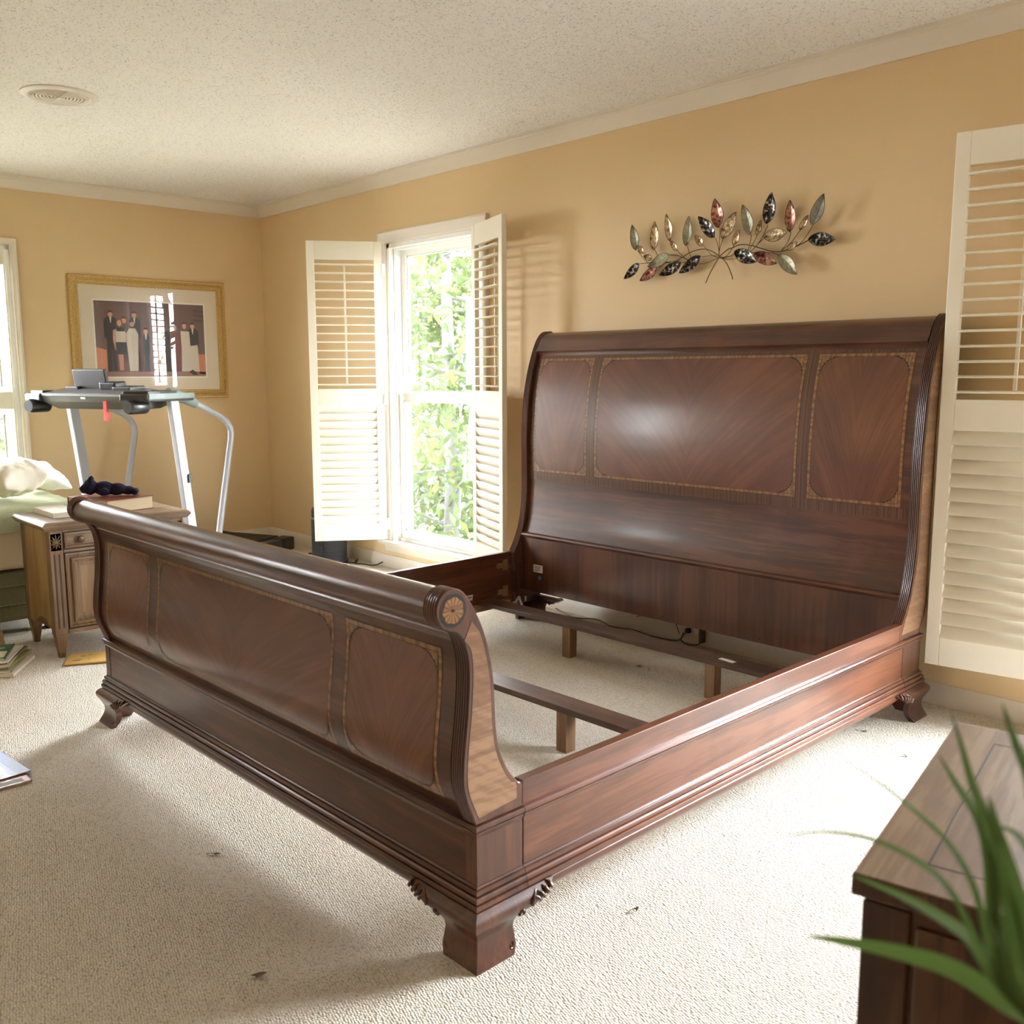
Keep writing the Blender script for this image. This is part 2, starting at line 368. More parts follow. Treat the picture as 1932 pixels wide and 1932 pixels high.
for (a, b) in (W1, W2):
    portal('daylight_portal', ((a+b)/2, .17, (ZS+ZH)/2), (math.radians(-90), 0, 0), b-a, ZH-ZS)
for (a, b) in (W0, W3):
    portal('daylight_portal', (-.17, (a+b)/2, (ZS+ZH)/2), (math.radians(-90), 0, math.radians(90)), b-a, ZH-ZS)

# ------------------------------------------------------------------ plantation shutters
SB, ST = .194, 2.02
lmb = MB(); LOUV_N = 10
def louver_mesh(wd):
    mb = MB(); vs = []
    for x in (0, wd):
        for k in range(LOUV_N):
            a = 2*math.pi*k/LOUV_N; vs.append((x, .031*math.cos(a), .0048*math.sin(a)))
    mb.add(vs, [(k, (k+1) % LOUV_N, LOUV_N+(k+1) % LOUV_N, LOUV_N+k) for k in range(LOUV_N)]+[list(range(LOUV_N))[::-1], list(range(LOUV_N, 2*LOUV_N))])
    return mb
def shutter(label, loc, rz, wd, up_tilt, lo_tilt, rod_side, stile=.047, rod_at=None, hinges=True, hz=None, flip=1, hside=1):
    """local: hinge edge at x=0, free edge at x=wd, upright z; y across the thickness"""
    root = thing('window_shutter', label, 'shutter', loc, rz, 'plantation shutters')
    t = .014; H = ST-SB; r1, r2, r3 = .103, .106, .110; zl0, zl1 = r1, r1+.735; zu0, zu1 = zl1+r2, H-r3
    for x0 in (0, wd-stile): MB().box(x0, x0+stile, -t, t, 0, H).obj('stile', m_shutter, root, bevel=.003)
    for z0, z1 in ((0, r1), (zl1, zu0), (zu1, H)): MB().box(stile, wd-stile, -t*.92, t*.92, z0, z1).obj('rail', m_shutter, root, bevel=.002)
    lw = wd-2*stile; first = None
    for z0, z1, tilt in ((zl0, zl1, lo_tilt), (zu0, zu1, up_tilt)):
        n = 15; p = (z1-z0)/n
        for k in range(n):
            L = (stile, 0, z0+p*(k+.5)); R = (tilt, 0, 0)
            if first is None: first = louver_mesh(lw).obj('louver', m_shutter, root, smooth=50, loc=L, rot=R)
            else: copy_obj(first, root, L, R)
        xr = rod_at if rod_at else wd/2
        off = .031*abs(math.cos(tilt))+.007
        MB().box(xr-.006, xr+.006, rod_side*off-.005, rod_side*off+.005, z0+p*.6, z1-p*.6).obj('tilt_rod', m_shutter, root, bevel=.002)
    if hinges:
        for z in (.10, .88, 1.66):
            mb = MB(); mb.box(-.022, .004, hside*t-.002, hside*t+.004, z-.035, z+.035); mb.tube([(-.004, hside*(t+.004), z-.035), (-.004, hside*(t+.004), z+.035)], .004, 8)
            mb.obj('hinge', m_white, root)
    return root
def ang(a, b): return math.atan2(b[1]-a[1], b[0]-a[0])
h, fr = (1.585, -.052), (1.34, -.425)
shutter('open white louvered shutter panel in front of left side of the tall bright window', h+(SB,), ang(h, fr), .447, 0.0, math.radians(68), -1, hside=1)
h, fr = (2.452, -.052), (2.862, -.200)
shutter('open white louvered shutter panel seen edge-on between bright window and headboard', h+(SB,), ang(h, fr), .437, math.radians(0), math.radians(-66), 1, hinges=False)
h, fr = (5.502, -.072), (5.067, -.150)
shutter('white louvered shutter panel at right edge, overlapping the headboard post', h+(SB,), ang(h, fr), .442, 0.0, math.radians(-52), -1, hinges=False)
shutter('closed white shutter panel with open louvers over the pillows at left edge', (-.018, W0[1]-.004, SB-.015), -math.pi/2, .42, 0.0, math.radians(8), 1, stile=.035, rod_at=.10, hinges=False)

for k, (yh, rz_) in enumerate(((W3[1]-.004, -math.pi/2), (W3[0]+.004, math.pi/2))):  # unseen panels added to cut the light from the far window
    shutter(('right' if k == 0 else 'left') + ' half closed white shutter panel added out of the frame to dim the far left-wall window', (-.018, yh, SB-.015), rz_, .436, math.radians(24 if k == 0 else -24), math.radians(48 if k == 0 else -48), 1 if k == 0 else -1, stile=.035, hinges=False)
struct(MB().box(-1, RX+1, TH_W, TH_W+.55, 2.45, 2.6).obj('trim_5', m_trim)); struct(MB().box(-TH_W-.55, -TH_W, RY-1, TH_W+.55, 2.45, 2.6).obj('trim_6', m_trim))  # roof eaves added out of view to block high sky light

# ------------------------------------------------------------------ the sleigh bed (local: right foot-end corner at 0,0; x to -2.03; y towards the headboard)
BW, BL = 2.0345, 2.1837
bed = thing('sleigh_bed', 'large dark mahogany sleigh bed frame without mattress, inlaid headboard and scrolled footboard', 'bed', (5.1321, -2.3373, 0), .0201)
FX0, FX1 = -BW+.030, -.030
# footboard end-post outline (y,z)
Ff = [(.0278, .3075), (.0158, .3384), (.0028, .3693), (-.0051, .407), (-.0046, .4505), (.001, .501), (.0071, .551), (.0112, .6101), (.0118, .640), (.0102, .665), (.0045, .690), (-.0045, .711), (-.0145, .7225), (-.0270, .7283), (-.042, .733), (-.056, .7425), (-.0655, .757), (-.0705, .774), (-.067, .793), (-.057, .807), (-.043, .8155), (-.0275, .8175)]
Fb = [(-.0275, .8175), (-.008, .811), (.0085, .796), (.0264, .7709), (.0438, .7396), (.0581, .7056), (.0700, .6652), (.0781, .6252), (.0823, .585), (.0840, .545), (.0868, .5044), (.0928, .4669), (.1039, .4347), (.1226, .3999), (.150, .3665), (.162, .3635), (.162, .3075)]
Hf = [(1.985, .3075), (1.986, .345), (1.996, .36), (2.032, .42), (2.064, .5), (2.08, .59), (2.087, .68), (2.086, .76), (2.085, .84), (2.086, .95), (2.095, 1.07), (2.105, 1.15), (2.12, 1.22), (2.138, 1.28), (2.161, 1.34), (2.18, 1.38), (2.203, 1.412), (2.23, 1.431), (2.255, 1.436)]
Hb = [(2.255, 1.436), (2.274, 1.426), (2.276, 1.405), (2.262, 1.385), (2.245, 1.36), (2.222, 1.30), (2.205, 1.23), (2.194, 1.15), (2.188, 1.05), (2.186, .9), (2.188, .7), (2.1895, .5), (2.188, .40), (2.15, .325), (2.145, .3075)]
def outline_post(front, back, xa, xb, inward, name, mat, reeds=5):
    """post whose whole edge is worked into reeds; xa..xb thickness; ridges run along the outline"""
    fr = spline(front, 4); bk = spline(back, 4)
    C = fr + bk[1:]; n = len(C); C2 = []
    for i, p in enumerate(C):
        a = Vector(C[i-1]); b = Vector(C[(i+1) % n]); t = (b-a); L = t.length or 1
        nn = Vector((t.y, -t.x))/L; C2.append(nn)
    s = 1 if sum((C[i][0]*C[(i+1) % n][1]-C[(i+1) % n][0]*C[i][1]) for i in range(n)) > 0 else -1
    mb = MB(); st = [(0, .0025), (.06, .0)]
    for r in range(reeds):
        a = .09+.82*r/reeds; bq = .82/reeds
        st += [(a, .0034), (a+bq*.25, .0006), (a+bq*.5, 0), (a+bq*.75, .0006)]
    st += [(.91, .0034), (.94, 0), (1, .0025)]
    vs = []
    for u, o in st:
        x = xa+(xb-xa)*u
        for p, nn in zip(C, C2):
            vs.append((x, p[0]-nn.x*o*s, p[1]-nn.y*o*s))
    m = len(st); fs = [(i*n+k, i*n+(k+1) % n, (i+1)*n+(k+1) % n, (i+1)*n+k) for i in range(m-1) for k in range(n)]
    fs += [list(range(n))[::-1], list(range((m-1)*n, m*n))]
    mb.add(vs, fs); return mb.obj(name, mat, bed, smooth=32), C

def inset_strip(front, back, d, z0, z1):
    """outline inside a post face: front edge moved in by d, back edge moved in by d"""
    def off(c, s):
        c = spline(c, 4); out = []
        for i in range(1, len(c)-1):
            t = Vector(c[i+1])-Vector(c[i-1]); nn = Vector((t.y, -t.x)).normalized()*s*d
            out.append((c[i][0]+nn.x, c[i][1]+nn.y))
        return [p for p in out if z0 <= p[1] <= z1]
    return off(front, 1), off(back, 1)
def side_inlay(parent, x, sgn, poly, name='side_veneer'):
    # the dark line is a narrow band round the lighter veneer, each a thin leaf of wood let into the face
    n = len(poly); cx = sum(p[0] for p in poly)/n; cz = sum(p[1] for p in poly)/n
    q = []
    for i in range(n):
        t = Vector(poly[(i+1) % n])-Vector(poly[i-1]); nn = Vector((t.y, -t.x)).normalized()
        q.append((poly[i][0]+nn.x*.0016, poly[i][1]+nn.y*.0016))
    area = sum(poly[i][0]*poly[(i+1) % n][1]-poly[(i+1) % n][0]*poly[i][1] for i in range(n))
    if area < 0: q = [(2*p[0]-a[0], 2*p[1]-a[1]) for p, a in zip(poly, q)]
    mb = MB(); mb.prism(q, x-sgn*.001, x+sgn*.0002, 'yz', 1); mb.prism(poly, x-sgn*.001, x+sgn*.0005, 'yz', 0)
    return mb.obj(name, [m_burl, m_line], parent)
def rosette(parent, x, sgn, c, r):
    mb = MB(); y0, z0 = c
    ring = [(y0+r*math.cos(2*math.pi*k/40), z0+r*math.sin(2*math.pi*k/40)) for k in range(40)]
    mb.prism(ring, x-sgn*.001, x+sgn*.0004, 'yz', 0)
    N = 14
    for k in range(N):
        a0 = 2*math.pi*(k+.08)/N; a1 = 2*math.pi*(k+.92)/N; am = (a0+a1)/2
        e_ = .88 if k % 2 else .80
        p = [(.03, a0), (.80 if k % 2 == 0 else .88, a0), ((.80+.88)/2, am), (.88 if k % 2 == 0 else .80, a1), (.03, a1)]
        mb.prism([(y0+r*q*.93*math.cos(a), z0+r*q*.93*math.sin(a)) for q, a in p], x, x+sgn*.0009, 'yz', 1)
    mb.prism([(y0+r*.11*math.cos(2*math.pi*k/12), z0+r*.11*math.sin(2*math.pi*k/12)) for k in range(12)], x, x+sgn*.0016, 'yz', 0)
    mb.obj('rosette', [m_line, m_inlay_v], parent)
    mb = MB(); mb.lathe([(r+.0005, 0), (r+.0005, sgn*.001), (r+.0022, sgn*.001), (r+.0022, 0)], (x, y0, z0), 40, axis='x'); 
for sgn, xa in ((1, FX1), (-1, FX0)):
    xb = xa-sgn*.042
    po, C = outline_post(Ff, Fb, xa, xb, 0, 'footboard_post', m_wood_z)
    a, b = inset_strip(Ff, Fb, .0115, .335, .722); a = [p for p in a if p[1] < .722 and p[0] > -.03]
    Fb2 = b
    b = [p for p in Fb2 if .372 < p[1] < .742]
    poly = [(.036, .322)] + [p for p in a if .335 < p[1] < .693] + [(.0008, .7065), (.0205, .7425)] + b + [(.1405, .3695), (.144, .360), (.144, .332)]
    side_inlay(po, xa, sgn, poly)
    rosette(po, xa, sgn, (-.0275, .7725), .0335)
    # headboard post
    xa2 = xa; xb2 = xa-sgn*.038
    po, C = outline_post(Hf, Hb, xa2, xb2, 0, 'headboard_post', m_wood_z, 5)
    a, b = inset_strip(Hf, Hb, .0115, .36, 1.38)
    poly = [(1.9985, .328)] + [p for p in a if p[1] > .366] + [p for p in b if .36 < p[1] < 1.36] + [(2.136, .328)]
    side_inlay(po, xa2, sgn, poly)

PX0, PX1 = FX0+.040, FX1-.040           # footboard panel between posts
def surf(tab, ins):
    pts = sorted((z, y) for y, z in tab); zz = [p[0] for p in pts]
    sp_ = spline([(p[0], p[1]) for p in pts], 5)
    def f(z): return interp(sp_, z)+ins
    def S(x, z, off):
        y = f(z); s = (f(z+.004)-f(z-.004))/.008; L = math.sqrt(1+s*s)
        return Vector((x, y-off/L, z+off*s/L)), Vector((0, -1/L, s/L))
    return S
Sf = surf([p for p in Ff if p[1] < .73], .012)
Sh = surf([p for p in Hf if p[1] > .35], .020)
FZ0, FZ1 = .300, .722
fpanel = MB().sheet(lambda u, v: Sf(PX0+(PX1-PX0)*u, FZ0+(FZ1-FZ0)*v, 0), 8, 40, .022).obj('footboard_panel', m_wood_x, bed, smooth=40)
HX0, HX1 = FX0+.036, FX1-.036
hpanel = MB().sheet(lambda u, v: Sh(HX0+(HX1-HX0)*u, .44+(1.34-.44)*v, 0), 8, 60, .022).obj('headboard_panel', m_wood_x, bed, smooth=40)
def inlay(parent, S, x0, x1, z0, z1, r=.06, b=.0125):
    e = .0004
    def strip(mb, a0, a1, c0, c1, off, mi):
        nz = max(1, int((c1-c0)/.02))
        mb.grid(lambda u, v: S(a0+(a1-a0)*u, c0+(c1-c0)*v, off)[0], 1, nz, mi)
    # border band with its two dark lines
    mb = MB(); l = .0014
    for (a0, a1, c0, c1, mi) in ((x0, x1, z1-b, z1, 0), (x0, x1, z0, z0+b, 0), (x0, x0+b, z0+b, z1-b, 2), (x1-b, x1, z0+b, z1-b, 2)):
        strip(mb, a0, a1, c0, c1, e, mi)
    for (o) in (0, b):
        for (a0, a1, c0, c1) in ((x0+o-l, x1-o+l, z1-o, z1-o+l), (x0+o-l, x1-o+l, z0+o-l, z0+o), (x0+o-l, x0+o, z0+o, z1-o), (x1-o, x1-o+l, z0+o, z1-o)):
            strip(mb, a0, a1, c0, c1, e*2, 1)
    mb.obj('inlay_border', [m_inlay, m_line, m_inlay_v], parent, recalc=False)
    X0, X1, Z0, Z1 = x0+b, x1-b, z0+b, z1-b
    # rounded field of crotch veneer
    n = 44
    def ins(z):
        d = min(z-Z0, Z1-z); return r-math.sqrt(max(r*r-(r-d)**2, 0)) if d < r else 0
    def fz(v):
        return Z0+(Z1-Z0)*v
    MB().grid(lambda u, v: S(X0+ins(fz(v))+(X1-X0-2*ins(fz(v)))*u, fz(v), e)[0], 10, n).obj('veneer_panel', m_flame, parent, recalc=False, smooth=60)
    # corner fans
    for sx, sz, cx, cz in ((1, 1, X0, Z0), (-1, 1, X1, Z0), (1, -1, X0, Z1), (-1, -1, X1, Z1)):
        mb = MB(); k = 8; A = []; B = []
        q = r*.80
        for i in range(k+1):
            t = math.pi/2*i/k
            A.append((r-r*math.sin(t), r-r*math.cos(t)))
        P = lambda p, o: S(cx+sx*p[0], cz+sz*p[1], o)[0]
        vs = [P((.0, .0), e*2)]+[P(p, e*2) for p in A]
        mb.add(vs, [(0, i, i+1) for i in range(1, k+1)], 0)
        for i in range(k):                                  # dark arc with its scallops
            a, c = A[i], A[i+1]; g = .0018; s1 = .965; 
            inn = lambda p, f: (r-(r-p[0])*f, r-(r-p[1])*f)
            mb.add([P(a, e*3), P(c, e*3), P(inn(c, 1.03), e*3), P(inn(a, 1.03), e*3)], [(0, 1, 2, 3)], 1)
            if 1 <= i <= k-2:
                m_ = ((a[0]+c[0])/2, (a[1]+c[1])/2)
                mb.add([P(a, e*3.5), P(c, e*3.5), P(inn(m_, 1.09), e*3.5)], [(0, 1, 2)], 1)
        for f in (.33, .66):                                 # fan veins
            t = math.pi/2*f; p = (r-r*math.sin(t), r-r*math.cos(t)); w_ = .0006
            mb.add([P((p[0]*.15, p[1]*.15), e*3.5), P((p[0]*.95-w_, p[1]*.95+w_), e*3.5), P((p[0]*.95+w_, p[1]*.95-w_), e*3.5)], [(0, 1, 2)], 1)
        mb.obj('inlay_corner', [m_inlay, m_line], parent, recalc=False)
for x0, x1 in ((-1.94, -1.595), (-1.545, -.52), (-.472, -.107)):
    inlay(hpanel, Sh, x0, x1, .757, 1.300, .068)
for x0, x1 in ((-1.912, -1.572), (-1.512, -.531), (-.478, -.128)):
    inlay(fpanel, Sf, x0, x1, .335, .667, .060)
# crossbanded strips round the headboard panels and a wavy lower border
mb = MB()
for x0, x1, z0, z1 in ((-1.592, -1.548, .745, 1.312), (-.517, -.475, .745, 1.312), (-1.955, -.09, .715, .755), (-1.955, -.09, 1.303, 1.328)):
    mb.grid(lambda u, v: Sh(x0+(x1-x0)*u, z0+(z1-z0)*v, .0002)[0], 6, max(2, int((z1-z0)/.02)), 0)
mb.obj('crossband', banding('crossband_veneer', (.05, .02, .009, 1), (.13, .055, .025, 1), 130, 'x'), hpanel, recalc=False)
# headboard cap: rolls back over the top
cap_f = [(2.150, 1.337), (2.166, 1.36), (2.182, 1.388), (2.203, 1.410), (2.228, 1.423), (2.25, 1.427), (2.262, 1.418), (2.262, 1.402), (2.24, 1.375), (2.22, 1.345), (2.205, 1.31), (2.180, 1.300), (2.165, 1.325)]
MB().prism(spline(cap_f+[cap_f[0]], 3)[:-1], HX0, HX1, 'yz').obj('headboard_cap', m_wood_x, bed, smooth=40)
# lower headboard board, ledge
lower = MB().box(HX0, HX1, 2.055, 2.078, .168, .445).obj('lower_panel', wood('lower_headboard_wood', MAH_D, (.075, .025, .0115, 1), (.11, .04, .019, 1), 'z', .5), bed, bevel=.001)
MB().sweep([(HX0, 2.06), (HX1, 2.06)], [(-.03, .43), (.004, .432), (.010, .438), (.013, .446), (.010, .453), (.002, .457), (-.03, .457)], 1).obj('ledge', m_wood_x, bed, smooth=35)
mb = MB()
for x in (-1.60, -1.10, -.62, -.30): mb.tube([(x, 2.0552, .186), (x, 2.0535, .186)], .004, 8)
mb.obj('screw_hole', m_line, lower)
mb = MB(); mb.box(-1.887, -1.825, 2.0538, 2.0548, .268, .305)
for i, (zz, xw) in enumerate(((.297, .044), (.290, .036), (.282, .040), (.275, .025))): mb.box(-1.880, -1.880+xw, 2.0533, 2.0539, zz-.0022, zz+.0010, 1)
mb.obj('paper_label', [m_paper, m_ink], lower)
MB().lathe([(.0105, 2.0535), (.0105, 2.055)], (-1.845, 0, .242), 14, axis='y').obj('blue_sticker', plain('blue_dot', (.03, .12, .26, 1), .5), lower)
# footboard roll and the beads beneath it
MB().lathe([(.0385, PX0-.002), (.0385, PX1+.002)], (0, -.0265, .7725), 48, axis='x').obj('footboard_roll', m_wood_x, bed, smooth=40)
bead = [(-.016, .7345), (-.0145, .728), (-.006, .7265), (.0005, .722), (.0035, .7155), (.006, .714), (.0045, .709), (.0085, .706), (.0125, .699), (.0155, .692), (.0185, .688), (.030, .688), (.030, .735)]
MB().prism(bead, PX0, PX1, 'yz').obj('roll_moulding', m_wood_x, bed, smooth=25)

# plinth of the footboard, side rails, headboard post bases
PI_ = .0287
up_prof = [(-.02, .3075), (.004, .3072), (.0078, .3045), (.0082, .2995), (.0062, .2968), (.0012, .2962), (.0012, .2945), (.0042, .2938), (.0042, .2895), (.0022, .2865), (.0008, .2825), (0, .2805), (-.02, .2805)]
lo_prof = [(-.02, .1745), (.0012, .1742), (.0022, .1715), (.0030, .1705), (.0030, .1690), (.0075, .1682), (.0088, .1640), (.0084, .1590), (.0052, .1572), (.0052, .1558), (.0112, .1550), (.0136, .1510), (.0136, .1440), (.0100, .1424), (.0100, .1410), (.0152, .1402), (.0170, .1360), (.0168, .1300), (.0145, .1262), (-.02, .1255)]
bd_prof = [(-.02, .1255), (.010, .1255), (.0132, .122), (.0142, .115), (.0132, .108), (.010, .103), (.004, .0975), (.002, .094), (-.02, .094)]
def mould(name, path, prof, parent, side): return MB().sweep(path, prof, side).obj(name, m_wood_x if name != 'rail_moulding' else m_wood_y, parent, smooth=28)
xl, xr_ = -BW+PI_, -PI_
plinth = MB()
plinth.box(xl, xr_, PI_, PI_+.024, .098, .3075).box(xl, xl+.045, PI_, .160, .098, .3075).box(xr_-.045, xr_, PI_, .160, .098, .3075)
plinth = plinth.obj('footboard_plinth', m_wood_x, bed, bevel=.0012)
Upath = [(xl, .160), (xl, PI_), (xr_, PI_), (xr_, .160)]
mould('plinth_moulding', Upath, up_prof, plinth, 1)
mould('base_moulding', Upath, lo_prof, plinth, 1)
mould('bottom_bead', [(xl+.21, PI_), (xr_-.21, PI_)], bd_prof, plinth, 1)
for x0, x1, xs in ((xl, xl+.034, xl), (xr_-.034, xr_, xr_)):   # crossgrain blocks at the plinth corners, L-shaped
    q = .0006 if xs == xr_ else -.0006
    P = [(xs+q, .158), (xs+q, PI_-.0006), (x0 if xs == xr_ else x1, PI_-.0006), (x0 if xs == xr_ else x1, PI_+.002), (xs-q*3, PI_+.002), (xs-q*3, .158)]
    MB().prism(P, .1745, .2805, 'xy').obj('corner_block', m_wood_z, plinth)
for sgn, xf in ((1, xr_), (-1, xl)):
    xi = xf-sgn*.028; x0, x1 = min(xf, xi), max(xf, xi); q = (xf-sgn*.003)
    rail = MB(); rail.box(min(q, xi), max(q, xi), .163, 2.012, .305, .3655).box(x0, x1, .163, 2.012, .096, .307)
    rail = rail.obj('side_rail', m_wood_y, bed, bevel=.0012)
    pa = [(xf, .1612), (xf, 2.012)]; s = 1 if sgn > 0 else -1
    mould('rail_moulding', pa, [(d+.001 if z < .3 and d > -.01 else d, z) for d, z in up_prof], rail, s)
    mould('rail_moulding', pa, lo_prof, rail, s)
    mould('rail_moulding', [(xf, .24), (xf, 1.95)], bd_prof, rail, s)
    xc = xi-sgn*.028; MB().box(min(xi, xc), max(xi, xc), .22, 1.96, .105, .1345).obj('slat_cleat', m_pine, rail, bevel=.001)
    for yb in (2.0, ):
        mb = MB(); mb.box(min(xi, xi-sgn*.016), max(xi, xi-sgn*.016), 1.988, 2.008, .10, .360); mb.obj('end_block', m_slat, rail, bevel=.001)
        m_br = plain('brass_fitting', (.33, .20, .10, 1), .4, .6)
        for zz in (.305, .175):
            mb = MB(); mb.box(min(xi, xi-sgn*.007), max(xi, xi-sgn*.007), 1.93, 1.962, zz-.026, zz+.026).box(min(xi, xi-sgn*.012), max(xi, xi-sgn*.012), 1.89, 1.932, zz-.012, zz+.012)
            mb.obj('rail_bracket', m_br, rail, bevel=.002)
    # base of the headboard post
    bs = MB().box(x0-(.016 if sgn > 0 else 0), x1+(0 if sgn > 0 else .016), 2.015, BL-PI_, .098, .3075).obj('headboard_post_base', m_wood_z, bed, bevel=.0012)
    pa = [(xf, 2.015), (xf, BL-PI_), (xf-sgn*.05, BL-PI_)]
    mould('base_moulding', pa, up_prof, bs, s); mould('base_moulding', pa, lo_prof, bs, s)
mb = MB(); mb.box(-1.965, -1.962, 1.60, 1.655, .158, .186); 
mb = MB(); mb.obox((-1.9715, 1.70, .178), (.0006, 0, .001), (0, .030, 0), (0, .002, .013)); mb.obox((-1.9708, 1.70, .180), (.0004, 0, 0), (0, .024, 0), (0, .0002, .0022), 1)
mb.obj('rail_label', [m_paper, m_ink], bed)

# ogee bracket feet
OG = spline([(0, 0), (.010, -.004), (.026, -.0115), (.042, -.0165), (.057, -.0165), (.072, -.011), (.086, -.0025), (.098, .003), (.109, .0035), (.118, -.003), (.1255, -.0125)], 3)
LEN = [(0, .108), (.018, .112), (.035, .107), (.055, .102), (.068, .105), (.078, .112), (.086, .124), (.0885, .138), (.0895, .172), (.097, .184), (.106, .205), (.116, .222), (.1255, .226)]
def foot(cx, cy, dx, dy):
    """corner tip at (cx,cy); the faces run along +dx*x and +dy*y away from it"""
    mb = MB()
    for ax in (0, 1):
        nu = 8; T = .02
        def P(l, z, dep):
            p = interp(OG, z)-dep; a = l-min(p, l) if l > 0 else -p   # mitre at the corner
            a = -p+l
            return (cx+dx*a, cy-dy*p, z) if ax == 0 else (cx-dx*p, cy+dy*a, z)
        zs = sorted({o[0] for o in OG} | {z for z, _ in LEN}); W = nu+1; A = []; B = []
        for z in zs:
            Lz = interp(LEN, z)
            for i in range(W):
                l = Lz*i/nu; A.append(P(l+(0), z, 0)); B.append(P(max(l-T, 0) if i == 0 else l-T, z, T))
        K = len(A); nv = len(zs)-1
        fs = [(j*W+i, j*W+i+1, (j+1)*W+i+1, (j+1)*W+i) for j in range(nv) for i in range(nu)]
        fs += [(K+j*W+i, K+(j+1)*W+i, K+(j+1)*W+i+1, K+j*W+i+1) for j in range(nv) for i in range(nu)]
        for i in range(nu): fs.append((i, K+i, K+i+1, i+1)); t = nv*W; fs.append((t+i, t+i+1, K+t+i+1, K+t+i))
        for j in range(nv): b_ = j*W+nu; fs.append((b_, K+b_, K+b_+W, b_+W))
        mb.add(A+B, fs)
    f = mb.obj('foot', m_wood_z, bed, smooth=35)
    mb = MB()
    for ax in (0, 1):
        def Q(l, z, o):
            p = interp(OG, z)+o; a = l-interp(OG, z)
            return (cx+dx*a, cy-dy*p, z) if ax == 0 else (cx-dx*p, cy+dy*a, z)
        sp1 = [(.131+(.0105*(1-t/9.))*math.cos(-2.6+t*.95), .0885+(.0105*(1-t/9.))*math.sin(-2.6+t*.95)) for t in range(9)]
        mb.tube([Q(a, b, .001) for a, b in sp1], [.0042-.0003*i for i in range(9)], 6)
        for k, (l0, zz) in enumerate(((.176, .099), (.188, .103), (.200, .108), (.212, .113))):
            mb.tube([Q(l0-.010, zz+.014, .000), Q(l0-.001, zz+.010, .004), Q(l0+.007, zz+.002, .004), Q(l0+.010, zz-.006+k*.0012, .0005)], [.0022, .0046, .0046, .0022], 6)
        mb.tube([Q(.170, .121, .001), Q(.163, .108, .003), Q(.160, .096, .003), Q(.166, .089, .001)], [.002, .004, .004, .002], 6)
        sp2 = [(.098+.0075*(1-t/8.)*math.cos(1.2-t*.9), .018+.0075*(1-t/8.)*math.sin(1.2-t*.9)) for t in range(8)]
        mb.tube([Q(a, b, .0004) for a, b in sp2], .0016, 6)
    mb.obj('carving', m_wood_z, f, smooth=60)['kind'] = 'stuff'
foot(0, 0, -1, 1); foot(-BW, 0, 1, 1); foot(0, BL, -1, -1); foot(-BW, BL, 1, -1)
# glue block with metal glide plate inside the far left foot
mb = MB(); mb.box(-1.955, -1.845, 1.975, 2.05, .168, .176); g = mb.obj('glue_block', m_slat, bed, bevel=.001)
mb = MB(); mb.obox((-1.915, 1.967, .135), (.018, 0, .02), (0, .004, 0), (.004, 0, -.004)); mb.obox((-1.885, 1.967, .130), (.014, 0, -.025), (0, .004, 0), (.004, 0, .004)); mb.box(-1.945, -1.918, 1.962, 1.972, .108, .122).box(-1.858, -1.85, 1.964, 1.972, .14, .165)
mb.obj('metal_bracket', plain('grey_bracket', (.34, .34, .36, 1), .4, .5), g, bevel=.001)
# slats with their centre legs
for y0, y1 in ((.982, 1.075), (1.765, 1.858)):
    sl = MB().box(-BW+PI_+.03, -PI_-.03, y0, y1, .1345, .1555).obj('slat', m_slat, bed, bevel=.0012)
    for x in (-1.40, -.655) if y0 > 1.5 else (-1.40, -.69):
        MB().box(x-.0225, x+.0225, y0+.002, y0+.047, 0, .1345).obj('support_leg', m_pine, sl, bevel=.001)
        mb = MB(); mb.lathe([(.0035, .1555), (.0035, .1562)], (x+.005, (y0+y1)/2, 0), 10).lathe([(.007, .1556), (.007, .1559)], (x+.005, (y0+y1)/2, 0), 10, 1); mb.obj('screw', [m_metal, m_line], sl)
    if y0 > 1.5:
        mb = MB(); mb.obox((-.60, 1.80, .1562), (.034, -.004, 0), (.0015, .011, 0), (0, 0, .0005)); mb.obj('slat_label', m_paper, sl)

